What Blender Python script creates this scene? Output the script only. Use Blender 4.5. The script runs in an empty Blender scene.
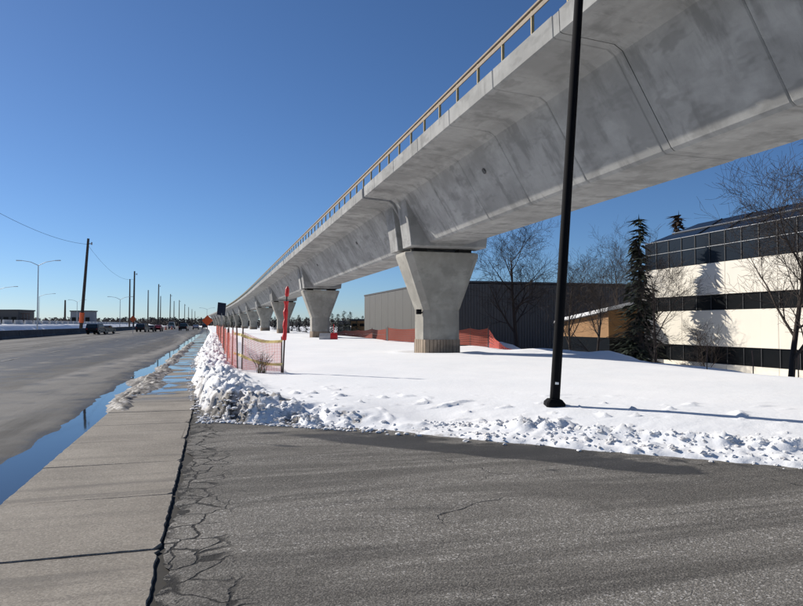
import bpy, math, random
import numpy as np
from mathutils import Vector, Matrix

SC = bpy.context.scene
COL = SC.collection
R = math.radians

# ------------------------------------------------------------------ camera
CAM_H = 1.65
YAW = R(16.2)
FPX = 648.0                       # focal length in photo pixels (photo is 803 wide)
cam_data = bpy.data.cameras.new("camera")
cam = bpy.data.objects.new("camera", cam_data)
COL.objects.link(cam)
cam.location = (0, 0, CAM_H)
cam.rotation_euler = (R(90 + 1.86), 0, -YAW)
cam_data.sensor_width = 36
cam_data.lens = 36 * FPX / 803
cam_data.clip_start = 0.05
cam_data.clip_end = 12000
SC.camera = cam

# ------------------------------------------------------------------ sky + sun
SUN_AZ = R(-44)                   # measured from +Y, negative = towards -X
SUN_EL = R(29)
world = bpy.data.worlds.new("World")
SC.world = world
world.use_nodes = True
wn = world.node_tree
wn.nodes.clear()
sky = wn.nodes.new("ShaderNodeTexSky")
sky.sky_type = 'NISHITA'
sky.sun_disc = False
sky.sun_elevation = SUN_EL
sky.sun_rotation = SUN_AZ
sky.altitude = 0
sky.air_density = 0.8
sky.dust_density = 0.15
sky.ozone_density = 8.0
bg = wn.nodes.new("ShaderNodeBackground")
bg.inputs[1].default_value = 0.073
wo = wn.nodes.new("ShaderNodeOutputWorld")
wn.links.new(sky.outputs[0], bg.inputs[0])
wn.links.new(bg.outputs[0], wo.inputs[0])

sun_data = bpy.data.lights.new("sun", 'SUN')
sun_data.energy = 4.6
sun_data.angle = R(0.5)
sun_data.color = (1.0, 0.94, 0.85)
sun = bpy.data.objects.new("sun", sun_data)
COL.objects.link(sun)
SUNV = Vector((math.sin(SUN_AZ) * math.cos(SUN_EL), math.cos(SUN_AZ) * math.cos(SUN_EL), math.sin(SUN_EL)))
sun.rotation_euler = SUNV.to_track_quat('Z', 'Y').to_euler()
sun.location = (-20, 20, 40)

SC.view_settings.view_transform = 'Standard'
SC.view_settings.look = 'None'
SC.view_settings.gamma = 1
SC.view_settings.exposure = 0.4
SC.view_settings.use_curve_mapping = False
SC.cycles.max_bounces = 8

rng = random.Random(7)
nrng = np.random.default_rng(7)

# ------------------------------------------------------------------ helpers
def bend(y):
    if y < 120: return 0.0
    if y < 300: return -1.0e-4 * (y - 120) ** 2
    return -3.24 - 0.036 * (y - 300)
def nbend(y):
    y = np.asarray(y, float)
    return np.where(y < 120, 0, np.where(y < 300, -1e-4 * (y - 120) ** 2, -3.24 - .036 * (y - 300)))

def at(px, d):
    """plan position (X, Y) of a thing seen at photo column px, d metres deep"""
    r = (px - 401.5) / FPX * d
    return (r * math.cos(YAW) + d * math.sin(YAW), d * math.cos(YAW) - r * math.sin(YAW))
def hz(py, d):
    return CAM_H + (324 - py) / FPX * d

class MB:
    def __init__(s): s.v = []; s.f = []
    def add(s, vs, fs):
        o = len(s.v); s.v += [tuple(p) for p in vs]; s.f += [tuple(i + o for i in f) for f in fs]; return s
    def box(s, x0, x1, y0, y1, z0, z1):
        return s.add([(x0,y0,z0),(x1,y0,z0),(x1,y1,z0),(x0,y1,z0),(x0,y0,z1),(x1,y0,z1),(x1,y1,z1),(x0,y1,z1)],
                     [(0,3,2,1),(4,5,6,7),(0,1,5,4),(1,2,6,5),(2,3,7,6),(3,0,4,7)])
    def bbox(s, x0, x1, y0, y1, z0, z1, b=.02):
        """box with bevelled edges"""
        vs = []
        for x, sx in ((x0,1),(x1,-1)):
            for y, sy in ((y0,1),(y1,-1)):
                for z, sz in ((z0,1),(z1,-1)):
                    vs += [(x+sx*b, y+sy*b, z), (x+sx*b, y, z+sz*b), (x, y+sy*b, z+sz*b)]
        I = lambda a, b_, c, k: ((a*2+b_)*2+c)*3+k
        fs = [(I(0,0,0,2),I(0,0,1,2),I(0,1,1,2),I(0,1,0,2)), (I(1,0,0,2),I(1,1,0,2),I(1,1,1,2),I(1,0,1,2)),
              (I(0,0,0,1),I(1,0,0,1),I(1,0,1,1),I(0,0,1,1)), (I(0,1,0,1),I(0,1,1,1),I(1,1,1,1),I(1,1,0,1)),
              (I(0,0,0,0),I(0,1,0,0),I(1,1,0,0),I(1,0,0,0)), (I(0,0,1,0),I(1,0,1,0),I(1,1,1,0),I(0,1,1,0))]
        for a in (0,1):
            for c in (0,1):
                fs.append((I(a,0,c,0),I(a,1,c,0),I(a,1,c,2),I(a,0,c,2)))
                fs.append((I(0,a,c,0),I(1,a,c,0),I(1,a,c,1),I(0,a,c,1)))
                fs.append((I(a,c,0,1),I(a,c,1,1),I(a,c,1,2),I(a,c,0,2)))
                for e in (0,1): fs.append((I(a,c,e,0),I(a,c,e,1),I(a,c,e,2)))
        return s.add(vs, fs)
    def tube(s, pts, rad, n=6, cap=True):
        pts = [Vector(p) for p in pts]
        if not hasattr(rad, '__len__'): rad = [rad] * len(pts)
        o = len(s.v); m = len(pts)
        prev = None
        for i, p in enumerate(pts):
            t = (pts[min(i+1, m-1)] - pts[max(i-1, 0)])
            if t.length < 1e-9: t = Vector((0,0,1))
            t.normalize()
            if prev is None:
                a = Vector((1,0,0)) if abs(t.x) < .8 else Vector((0,1,0))
                u = t.cross(a).normalized()
            else:
                u = (prev - t * prev.dot(t))
                u = u.normalized() if u.length > 1e-6 else t.orthogonal().normalized()
            prev = u; w = t.cross(u)
            for k in range(n):
                a = 2 * math.pi * k / n
                q = p + (u * math.cos(a) + w * math.sin(a)) * rad[i]
                s.v.append((q.x, q.y, q.z))
        for i in range(m - 1):
            for k in range(n):
                a = o + i*n + k; b = o + i*n + (k+1) % n
                s.f.append((a, b, b + n, a + n))
        if cap:
            s.f.append(tuple(o + k for k in reversed(range(n))))
            s.f.append(tuple(o + (m-1)*n + k for k in range(n)))
        return s
    def rings(s, rs, cap=True):
        """loft through rings with equal vertex counts"""
        o = len(s.v); n = len(rs[0])
        for r in rs: s.v += [tuple(p) for p in r]
        for i in range(len(rs)-1):
            for k in range(n):
                a = o+i*n+k; b = o+i*n+(k+1) % n
                s.f.append((a, b, b+n, a+n))
        if cap:
            s.f.append(tuple(o+k for k in reversed(range(n))))
            s.f.append(tuple(o+(len(rs)-1)*n+k for k in range(n)))
        return s
    def prism_y(s, poly, y0, y1):
        return s.rings([[(x, y0, z) for x, z in poly], [(x, y1, z) for x, z in poly]])
    def prism_x(s, poly, x0, x1):
        return s.rings([[(x0, y, z) for y, z in poly], [(x1, y, z) for y, z in poly]])
    def prism_z(s, poly, z0, z1):
        return s.rings([[(x, y, z0) for x, y in poly], [(x, y, z1) for x, y in poly]])
    def mesh(s, name, mat, smooth=False):
        me = bpy.data.meshes.new(name)
        me.from_pydata(s.v, [], s.f)
        fix_normals(me)
        if mat: me.materials.append(mat)
        if smooth: me.shade_smooth()
        return me
    def build(s, name, mat, parent=None, loc=None, rot=None, smooth=False):
        return link(name, s.mesh(name, mat, smooth), parent, loc, rot)

def fix_normals(me):
    import bmesh
    if len(me.polygons) > 60000: return
    bm = bmesh.new(); bm.from_mesh(me)
    bmesh.ops.recalc_face_normals(bm, faces=bm.faces[:])
    bm.to_mesh(me); bm.free()

def link(name, me, parent=None, loc=None, rot=None):
    o = bpy.data.objects.new(name, me)
    COL.objects.link(o)
    if parent: o.parent = parent
    if loc is not None: o.location = loc
    if rot is not None: o.rotation_euler = rot
    return o
def empty(name, loc=(0,0,0), rz=0, parent=None):
    o = bpy.data.objects.new(name, None); o.empty_display_size = .2
    COL.objects.link(o); o.location = loc; o.rotation_euler = (0, 0, rz)
    if parent: o.parent = parent
    return o
def tag(o, label=None, cat=None, group=None, kind=None):
    if label: o["label"] = label
    if cat: o["category"] = cat
    if group: o["group"] = group
    if kind: o["kind"] = kind
    return o
def kids(o): return [c for c in COL.objects if c.parent == o]
def copy_tree(o, parent=None):
    c = o.copy(); COL.objects.link(c); c.parent = parent
    for ch in kids(o): copy_tree(ch, c)
    return c

# ------------------------------------------------------------------ noise (numpy)
def vnoise(x, y, seed=0):
    x = np.asarray(x, float); y = np.asarray(y, float)
    xi = np.floor(x).astype(np.int64); yi = np.floor(y).astype(np.int64)
    xf = x - xi; yf = y - yi
    def h(a, b):
        n = (a * 374761393 + b * 668265263 + seed * 982451653) & 0xffffffff
        n = ((n ^ (n >> 13)) * 1274126177) & 0xffffffff
        return ((n ^ (n >> 16)) & 0xffff) / 65535.0
    u = xf*xf*(3-2*xf); v = yf*yf*(3-2*yf)
    return (h(xi,yi)*(1-u)+h(xi+1,yi)*u)*(1-v)+(h(xi,yi+1)*(1-u)+h(xi+1,yi+1)*u)*v
def fbm(x, y, o=4, seed=0):
    a = 1.0; t = 0; w = 0
    for i in range(o):
        t = t + a * vnoise(x*2**i, y*2**i, seed+i*17); w += a; a *= .5
    return t / w
def sst(a, b, x):
    t = np.clip((np.asarray(x, float)-a)/(b-a), 0, 1); return t*t*(3-2*t)

# ------------------------------------------------------------------ materials
class Mat:
    def __init__(s, name):
        s.m = bpy.data.materials.new(name); s.m.use_nodes = True
        s.t = s.m.node_tree; s.b = s.t.nodes["Principled BSDF"]
        s.out = s.t.nodes["Material Output"]
        g = s.n("ShaderNodeNewGeometry"); s.pos = g.outputs["Position"]
    def n(s, t, **k):
        nd = s.t.nodes.new(t)
        for a, b in k.items(): setattr(nd, a, b)
        return nd
    def L(s, a, b): s.t.links.new(a, b)
    def val(s, sock, v):
        if isinstance(v, bpy.types.NodeSocket): s.L(v, sock)
        else: sock.default_value = v
    def math(s, op, a, b=0.0, c=None, clamp=False):
        nd = s.n("ShaderNodeMath", operation=op); nd.use_clamp = clamp
        s.val(nd.inputs[0], a); s.val(nd.inputs[1], b)
        if c is not None: s.val(nd.inputs[2], c)
        return nd.outputs[0]
    def mapping(s, scale=(1,1,1), rot=(0,0,0), loc=(0,0,0), vec=None):
        nd = s.n("ShaderNodeMapping")
        nd.inputs["Scale"].default_value = scale; nd.inputs["Rotation"].default_value = rot
        nd.inputs["Location"].default_value = loc
        s.L(vec or s.pos, nd.inputs[0]); return nd.outputs[0]
    def noise(s, scale, detail=4, rough=.55, vec=None, dist=0.0):
        nd = s.n("ShaderNodeTexNoise")
        nd.inputs["Scale"].default_value = scale; nd.inputs["Detail"].default_value = detail
        nd.inputs["Roughness"].default_value = rough; nd.inputs["Distortion"].default_value = dist
        s.L(vec or s.pos, nd.inputs["Vector"]); return nd.outputs[0]
    def voro(s, scale, feature='F1', vec=None):
        nd = s.n("ShaderNodeTexVoronoi"); nd.feature = feature
        nd.inputs["Scale"].default_value = scale
        s.L(vec or s.pos, nd.inputs["Vector"]); return nd.outputs["Distance"]
    def ramp(s, fac, lo, hi, a=0.0, b=1.0):
        nd = s.n("ShaderNodeMapRange"); nd.interpolation_type = 'SMOOTHSTEP'
        s.val(nd.inputs[0], fac)
        for i, v in zip((1,2,3,4), (lo,hi,a,b)): nd.inputs[i].default_value = v
        return nd.outputs[0]
    def mix(s, fac, a, b):
        nd = s.n("ShaderNodeMix"); nd.data_type = 'RGBA'
        s.val(nd.inputs[0], fac)
        for i, v in ((6, a), (7, b)):
            if isinstance(v, bpy.types.NodeSocket): s.L(v, nd.inputs[i])
            else: nd.inputs[i].default_value = (*v, 1) if len(v) == 3 else v
        return nd.outputs[2]
    def sep(s, vec=None):
        nd = s.n("ShaderNodeSeparateXYZ"); s.L(vec or s.pos, nd.inputs[0]); return nd.outputs
    def color(s, c):
        if isinstance(c, bpy.types.NodeSocket): s.L(c, s.b.inputs["Base Color"])
        else: s.b.inputs["Base Color"].default_value = (*c, 1)
        return s
    def rough(s, v): s.val(s.b.inputs["Roughness"], v); return s
    def spec(s, v): s.val(s.b.inputs["Specular IOR Level"], v); return s
    def metal(s, v): s.b.inputs["Metallic"].default_value = v; return s
    def bump(s, h, strength=.3, dist=.01):
        nd = s.n("ShaderNodeBump"); nd.inputs["Strength"].default_value = strength
        nd.inputs["Distance"].default_value = dist
        s.L(h, nd.inputs["Height"]); s.L(nd.outputs[0], s.b.inputs["Normal"]); return s
    def cells(s, scale, vec=None):
        nd = s.n("ShaderNodeTexVoronoi"); nd.inputs["Scale"].default_value = scale
        s.L(vec or s.pos, nd.inputs["Vector"])
        sp = s.n("ShaderNodeSeparateColor"); s.L(nd.outputs["Color"], sp.inputs[0]); return sp.outputs[0]
    def rand(s):
        return s.n("ShaderNodeObjectInfo").outputs["Random"]

def plain(name, c, rough=.6, var=.15, scale=3.0, metal=0, spec=.5):
    m = Mat(name)
    f = m.noise(scale, 4)
    m.color(m.mix(f, tuple(x*(1-var) for x in c), tuple(min(1, x*(1+var)) for x in c)))
    m.rough(rough).metal(metal).spec(spec)
    return m.m

def mat_concrete(name, base, streak=True, dark=.5):
    m = Mat(name)
    big = m.noise(.55, 5, .6)
    med = m.noise(2.6, 6, .65, dist=.6)
    fine = m.noise(38, 4, .6)
    c = m.mix(m.ramp(big, .38, .62), tuple(x*.82 for x in base), tuple(x*1.14 for x in base))
    st = m.noise(1.0, 5, .65, vec=m.mapping((.9, 1.6, .28)))
    c = m.mix(m.ramp(st, .5, .66, 0, dark), c, tuple(x*.5 for x in base))
    blot = m.noise(1.3, 3, .7, vec=m.mapping((1, .6, 1.5), loc=(3, 7, 1)))
    c = m.mix(m.ramp(blot, .53, .64, 0, dark*.8), c, tuple(x*.55 for x in base))
    pale = m.noise(.9, 4, .6, vec=m.mapping((1, .5, 1.2), loc=(11, 2, 5)))
    c = m.mix(m.ramp(pale, .52, .68, 0, .45), c, tuple(min(.8, x*1.45) for x in base))
    c = m.mix(m.ramp(med, .35, .75, 0, .28), c, tuple(x*.62 for x in base))
    c = m.mix(m.math('MULTIPLY', m.rand(), .22), c, tuple(x*.68 for x in base))
    pits = m.voro(26)
    c = m.mix(m.ramp(pits, .05, .12, .35, 0), c, tuple(x*.4 for x in base))
    m.color(c).rough(.85).spec(.3)
    m.bump(m.math('ADD', fine, m.math('MULTIPLY', med, .8)), .25, .012)
    return m.m

MAT = {}
MAT['girder'] = mat_concrete("girder concrete", (.305, .305, .295), dark=.7)
MAT['pier'] = mat_concrete("pier concrete", (.33, .315, .275), dark=.45)
MAT['parapet'] = mat_concrete("parapet concrete", (.46, .45, .42), dark=.3)
MAT['collar'] = mat_concrete("stained footing concrete", (.3, .24, .18), dark=.6)
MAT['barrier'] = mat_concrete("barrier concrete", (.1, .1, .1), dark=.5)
MAT['barrier_pale'] = mat_concrete("pale barrier concrete", (.5, .49, .47), dark=.2)
MAT['gap'] = plain("dark rubber", (.015, .015, .015), .9)
MAT['steel'] = plain("galvanised steel", (.32, .33, .34), .45, metal=.6)
MAT['blackpole'] = plain("black pole paint", (.006, .006, .007), .85, var=.3, scale=8, spec=.12)
MAT['wood'] = plain("weathered pole wood", (.055, .042, .034), .9, scale=6)
MAT['rail_wood'] = plain("rail lumber", (.24, .19, .135), .8, scale=5, var=.4)
MAT['rail_post'] = plain("yellow post", (.36, .27, .12), .7, scale=6, var=.35)
MAT['orange'] = plain("orange plastic mesh", (.75, .17, .12), .6, scale=1.5)
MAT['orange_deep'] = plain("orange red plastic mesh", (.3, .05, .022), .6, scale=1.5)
MAT['red'] = plain("red wrap", (.6, .02, .02), .6, scale=9, var=.3)
MAT['yellow'] = plain("yellow tape", (.8, .68, .3), .5, scale=3, var=.3)
MAT['stake'] = plain("rusty stake", (.09, .06, .05), .8, scale=10)
MAT['white'] = plain("white paint", (.75, .75, .73), .6)
MAT['rubber'] = plain("tyre rubber", (.012, .012, .012), .85)
MAT['glass'] = plain("dark car glass", (.01, .012, .014), .08)
MAT['bark'] = plain("grey brown bark", (.06, .046, .036), .95, scale=12, var=.45)
MAT['bark_dark'] = plain("dark bark", (.035, .026, .022), .95, scale=12, var=.4)
MAT['twig'] = plain("twig bark", (.052, .039, .031), .95, scale=9, var=.4)
MAT['needles'] = plain("spruce needles", (.018, .03, .016), .8, scale=5, var=.5)
MAT['needles_brown'] = plain("brown spruce needles", (.05, .03, .018), .85, scale=5, var=.5)
MAT['weed'] = plain("dry weed stalks", (.16, .12, .07), .9, scale=9)
MAT['farwood'] = plain("far bare woods", (.045, .038, .034), .95, scale=.3, var=.4)
MAT['roof_dark'] = plain("dark roofing", (.04, .04, .045), .8)

def thin_plastic(m, c):
    # thin netting lets light through
    t = m.node_tree; b = t.nodes["Principled BSDF"]; o = t.nodes["Material Output"]
    tr = t.nodes.new("ShaderNodeBsdfTranslucent"); tr.inputs[0].default_value = (*c, 1)
    mx = t.nodes.new("ShaderNodeMixShader"); mx.inputs[0].default_value = .5
    t.links.new(b.outputs[0], mx.inputs[1]); t.links.new(tr.outputs[0], mx.inputs[2]); t.links.new(mx.outputs[0], o.inputs[0])
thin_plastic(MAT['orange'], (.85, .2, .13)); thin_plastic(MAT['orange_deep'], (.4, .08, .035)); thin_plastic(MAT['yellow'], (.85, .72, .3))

def mat_snow():
    m = Mat("snow")
    at_ = m.n("ShaderNodeAttribute"); at_.attribute_name = "dirt"
    d = at_.outputs["Fac"]
    n1 = m.noise(7, 6, .65); n2 = m.noise(30, 4, .6)
    mask = m.math('ADD', d, m.math('MULTIPLY', m.math('SUBTRACT', n1, .5), m.ramp(d, .02, .3, 0, 1.6)))
    c = m.mix(m.ramp(m.noise(.4, 3), .3, .7), (.83, .84, .85), (.88, .88, .88))
    c = m.mix(m.ramp(mask, .3, .85, 0, .8), c, (.3, .27, .24))
    c = m.mix(m.ramp(mask, .9, 1.25, 0, .9), c, (.075, .068, .06))
    m.color(c).rough(.75).spec(.25)
    h = m.math('ADD', m.math('MULTIPLY', m.noise(2.2, 5, .6), 2.0), m.math('ADD', m.noise(14, 4, .6), m.math('MULTIPLY', n2, .4)))
    m.bump(h, .45, .012)
    return m.m
MAT['snow'] = mat_snow()
def mat_slush():
    m = Mat("dirty slush")
    f = m.noise(9, 5, .65)
    c = m.mix(m.ramp(f, .46, .64), (.17, .15, .125), (.55, .53, .5))
    c = m.mix(m.ramp(m.noise(3, 3), .44, .6, 0, .75), c, (.11, .098, .083))
    m.color(c).rough(.7); m.bump(f, .5, .02); return m.m
MAT['slush'] = mat_slush()
def mat_chunk():
    m = Mat("snow chunk")
    f = m.noise(4, 5, .65)
    c = m.mix(m.ramp(f, .4, .62, 0, .5), (.84, .84, .84), (.5, .46, .42))
    m.color(c).rough(.75); m.bump(m.noise(25, 4), .5, .01); return m.m
MAT['chunk'] = mat_chunk()

# driveway frame: the snow edge runs obliquely across the mouth of the driveway
DB = [(-.2, 11.6), (1.6, 10.25), (3.8, 8.3), (6.4, 5.8), (11.0, 2.0), (22.0, -6.0)]
def yb(x):
    return np.interp(x, [p[0] for p in DB], [p[1] for p in DB])

def mat_drive():
    m = Mat("driveway asphalt")
    X, Y, Z = m.sep()
    sv = m.mapping((.2, 1.25, 1), rot=(0, 0, R(19)))
    streak = m.noise(1.0, 7, .66, vec=sv, dist=.9)
    streak2 = m.noise(2.6, 5, .6, vec=m.mapping((.12, 1.6, 1), rot=(0, 0, R(13)), loc=(4, 1, 0)))
    big = m.noise(.5, 4, .55)
    grain = m.noise(95, 3, .8); stone = m.voro(70); grit = m.noise(42, 4, .75)
    c = m.mix(m.ramp(streak, .40, .60), (.105, .097, .085), (.235, .218, .19))
    c = m.mix(m.ramp(streak2, .5, .62, 0, .6), c, (.075, .07, .063))
    c = m.mix(m.ramp(big, .45, .65, 0, .35), c, (.24, .225, .2))
    salt = m.math('MULTIPLY', m.ramp(streak, .42, .6, .15, 1), m.ramp(grit, .53, .62))
    c = m.mix(m.math('MULTIPLY', salt, .8), c, (.42, .4, .37))
    c = m.mix(m.ramp(grain, .42, .58, .75, 0), c, (.045, .042, .038))
    c = m.mix(m.ramp(stone, .06, .2, .38, 0), c, (.3, .28, .25))
    ag = m.cells(110); ag2 = m.cells(75)
    c = m.mix(m.ramp(ag, .55, .95, 0, .45), c, (.3, .28, .25))
    c = m.mix(m.ramp(ag, .0, .45, .5, 0), c, (.05, .047, .042))
    c = m.mix(m.math('MULTIPLY', m.ramp(ag2, .88, .97), m.ramp(streak, .44, .58, .05, .8)), c, (.48, .46, .43))
    pock = m.noise(6, 5, .75)
    c = m.mix(m.ramp(pock, .62, .7, 0, .6), c, (.04, .037, .034))
    # alligator cracks beside the kerbless slab edge and a few long wandering ones
    wob = m.n("ShaderNodeVectorMath"); wob.operation = 'MULTIPLY_ADD'
    nz = m.n("ShaderNodeTexNoise"); nz.inputs["Scale"].default_value = 2.2; nz.inputs["Detail"].default_value = 4
    m.L(m.pos, nz.inputs["Vector"])
    m.L(nz.outputs["Color"], wob.inputs[0]); wob.inputs[1].default_value = (.5, .5, 0); m.L(m.pos, wob.inputs[2])
    cr = m.voro(3.4, 'DISTANCE_TO_EDGE', vec=wob.outputs[0])
    band = m.ramp(m.math('ADD', X, m.math('MULTIPLY', m.math('SUBTRACT', m.noise(1.4, 3), .5), 1.1)), -.02, .3, 1, 0)
    crack = m.math('MULTIPLY', m.ramp(cr, .018, .06, 1, 0), band)
    cr2 = m.voro(.42, 'DISTANCE_TO_EDGE', vec=wob.outputs[0])
    crack2 = m.math('MULTIPLY', m.ramp(cr2, .0005, .003, .8, 0), m.ramp(m.noise(.6, 2), .5, .6))
    pot = m.math('MULTIPLY', m.ramp(m.noise(6, 5, .7), .47, .56), m.ramp(m.math('ADD', X, m.math('MULTIPLY', m.noise(1.3, 3), .6)), -.02, .12, 1, 0))
    allc = m.math('MAXIMUM', m.math('MAXIMUM', crack, crack2), pot, clamp=True)
    c = m.mix(allc, c, (.016, .015, .014))
    # melt water seeping off the snow edge: wet asphalt is darker and glossier
    at_ = m.n("ShaderNodeAttribute"); at_.attribute_name = "wet"
    w = m.ramp(m.math('ADD', at_.outputs["Fac"], m.math('MULTIPLY', m.math('SUBTRACT', m.noise(1.1, 5, .6, vec=m.mapping((.5, 1.6, 1), rot=(0,0,R(25)))), .5), .9)), .42, .6)
    c = m.mix(m.math('MULTIPLY', w, .8), c, (.022, .021, .02))
    m.color(c)
    m.rough(m.math('SUBTRACT', .9, m.math('MULTIPLY', w, .3))).spec(.3)
    h = m.math('ADD', m.math('ADD', m.math('MULTIPLY', stone, .6), m.math('MULTIPLY', grit, 1.0)), m.math('MULTIPLY', grain, .5))
    h = m.math('SUBTRACT', h, m.math('MULTIPLY', allc, 2.2))
    m.bump(h, .55, .01)
    return m.m
MAT['drive'] = mat_drive()

def mat_road():
    m = Mat("road asphalt")
    X, Y, Z = m.sep()
    st = m.noise(1.0, 5, .55, vec=m.mapping((.55, .018, 1), rot=(0, 0, R(1.5))))
    st2 = m.noise(1.0, 5, .6, vec=m.mapping((1.6, .05, 1), loc=(5, 3, 0)))
    arc = m.noise(1.0, 4, .5, vec=m.mapping((.9, .12, 1), rot=(0, 0, R(-14))))
    grain = m.noise(70, 3, .7)
    c = m.mix(m.ramp(st, .42, .58), (.045, .043, .041), (.165, .158, .147))
    c = m.mix(m.ramp(st2, .5, .62, 0, .5), c, (.19, .182, .17))
    c = m.mix(m.ramp(arc, .52, .6, 0, .6), c, (.04, .038, .036))
    c = m.mix(m.ramp(m.noise(.35, 4), .48, .64, 0, .4), c, (.19, .18, .165))
    # pale sand swept into a long arc beside the wet gutter, and a dark tyre path outside it
    yy = m.math('SUBTRACT', Y, 62.0)
    xc = m.math('SUBTRACT', m.math('MULTIPLY', m.math('MULTIPLY', yy, yy), -.0011), 2.9)
    dd = m.math('ADD', m.math('SUBTRACT', X, xc), m.math('MULTIPLY', m.math('SUBTRACT', m.noise(.4, 4), .5), .9))
    arcm = m.math('MULTIPLY', m.ramp(m.math('ABSOLUTE', dd), .05, .55, 1, 0), m.ramp(Y, 17, 24))
    c = m.mix(m.math('MULTIPLY', arcm, .65), c, (.27, .255, .235))
    dk = m.math('MULTIPLY', m.ramp(m.math('ABSOLUTE', m.math('ADD', dd, 1.7)), .3, 1.1, 1, 0), m.ramp(Y, 9, 18))
    c = m.mix(m.math('MULTIPLY', dk, .6), c, (.042, .04, .038))
    c = m.mix(m.ramp(grain, .4, .6, .4, 0), c, (.04, .038, .036))
    wet = m.ramp(m.math('ADD', Z, m.math('MULTIPLY', m.math('SUBTRACT', m.noise(.9, 4, .6), .5), .09)), -.086, -.058, 1, 0)     # damp margin round standing water
    c = m.mix(m.math('MULTIPLY', wet, .85), c, (.025, .024, .023))
    m.color(c).rough(m.math('SUBTRACT', .88, m.math('MULTIPLY', wet, .3))).spec(.3)
    m.bump(m.math('ADD', grain, m.noise(12, 4, .6)), .4, .01)
    return m.m
MAT['road'] = mat_road()

def mat_slab():
    m = Mat("sidewalk concrete")
    X, Y, Z = m.sep()
    base = m.mix(m.ramp(m.noise(.9, 5, .6), .3, .7), (.22, .195, .16), (.33, .295, .245))
    st = m.noise(1.0, 5, .6, vec=m.mapping((.35, 4.5, 1), rot=(0, 0, R(6))))
    c = m.mix(m.ramp(st, .5, .7, 0, .45), base, (.13, .115, .1))
    c = m.mix(m.ramp(st, .28, .42, .35, 0), c, (.44, .41, .365))
    c = m.mix(m.math('MULTIPLY', m.rand(), .25), c, (.17, .15, .125))
    g = m.noise(60, 4, .7)
    c = m.mix(m.ramp(g, .36, .56, .5, 0), c, (.12, .105, .09))
    ag = m.cells(75)
    c = m.mix(m.ramp(ag, .7, 1.0, 0, .4), c, (.42, .385, .33)); c = m.mix(m.ramp(ag, .0, .3, .4, 0), c, (.11, .1, .085))
    pit = m.voro(22)
    c = m.mix(m.ramp(pit, .03, .1, .5, 0), c, (.06, .055, .05))
    # tyre marks sweeping over the crossing
    tm = m.noise(1.0, 3, .5, vec=m.mapping((.18, 2.4, 1), rot=(0, 0, R(-9)), loc=(2, 6, 0)))
    c = m.mix(m.ramp(tm, .58, .68, 0, .5), c, (.1, .09, .08))
    # melt water lying on the walk farther along
    wn_ = m.noise(1.0, 4, .55, vec=m.mapping((.5, .75, 1), loc=(1.5, .4, 0)))
    w = m.math('MULTIPLY', m.ramp(wn_, .46, .52), m.ramp(Y, 14.5, 16.5))
    damp = m.math('MULTIPLY', m.ramp(wn_, .38, .5), m.ramp(Y, 13.5, 16.5))
    c = m.mix(m.math('MULTIPLY', damp, .7), c, (.05, .046, .042))
    m.color(c)
    m.rough(m.math('SUBTRACT', .85, m.math('MULTIPLY', w, .8))).spec(m.math('ADD', .3, m.math('MULTIPLY', w, .3)))
    hb = m.math('MULTIPLY', m.math('ADD', g, m.math('MULTIPLY', m.ramp(pit, .03, .1), .6)), m.math('SUBTRACT', 1.0, w))
    m.bump(hb, .4, .008)
    return m.m
MAT['slab'] = mat_slab()
MAT['soil'] = plain("dark joint soil", (.02, .018, .015), .95, scale=20, var=.5)

def mat_water():
    m = Mat("melt water")
    m.color((.02, .022, .022)).rough(.04).spec(.7)
    m.b.inputs["IOR"].default_value = 1.4
    m.bump(m.noise(5, 3, .5), .03, .01)
    return m.m
MAT['water'] = mat_water()

def mat_paint():
    m = Mat("worn road paint")
    f = m.noise(9, 6, .75)
    c = m.mix(m.ramp(f, .42, .62), (.09, .086, .08), (.36, .35, .33))
    m.color(c).rough(.8); return m.m
MAT['paint'] = mat_paint()

def mat_panel(name, c, var=.05):
    m = Mat(name)
    f = m.noise(.6, 4); s = m.noise(1.0, 5, .6, vec=m.mapping((2, 2, .15)))
    cc = m.mix(f, tuple(x*(1-var) for x in c), tuple(min(.9, x*(1+var)) for x in c))
    cc = m.mix(m.ramp(s, .55, .8, 0, .25), cc, tuple(x*.7 for x in c))
    cc = m.mix(m.math('MULTIPLY', m.rand(), .1), cc, tuple(x*.8 for x in c))
    m.color(cc).rough(.7); return m.m
MAT['cream'] = mat_panel("cream precast panel", (.74, .69, .59))
MAT['cladding'] = mat_panel("grey metal cladding", (.088, .086, .079), .1)
MAT['clad_dark'] = mat_panel("dark corrugated cladding", (.06, .057, .055), .15)
MAT['ochre'] = mat_panel("ochre brick", (.27, .14, .05), .25)
MAT['darkwin'] = plain("tinted window glass", (.005, .006, .007), .3, spec=.15)
MAT['bluewin'] = plain("blue tinted glazing", (.01, .014, .02), .25, spec=.25)
MAT['mullion'] = plain("dark mullion", (.03, .032, .035), .5)
MAT['solar'] = plain("solar panel glass", (.015, .025, .045), .2)
MAT['sign_orange'] = plain("orange sign face", (.8, .12, .02), .5)
MAT['concrete_far'] = plain("far grey wall", (.16, .17, .19), .8)

# ------------------------------------------------------------------ ground sheet (snow)
PIER_X = 10.6
PIER_Y0 = 30.24
SPAN = 36.5
def axis(segs):
    out = []
    for a, b, st in segs:
        out += list(np.arange(a, b - 1e-6, st))
    out.append(segs[-1][1])
    return np.array(out)
def chunkfield(X, Y, sc, seed):
    """lumpy snow boulders: sharp-edged bumps"""
    a = vnoise(X*sc, Y*sc, seed); b = vnoise(X*sc*2.1+5, Y*sc*2.1, seed+3); c = vnoise(X*sc*4.3, Y*sc*4.3+9, seed+5)
    return np.maximum(0, a-.35)*1.2 + np.maximum(0, b-.4)*.7 + np.maximum(0, c-.4)*.4

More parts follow.
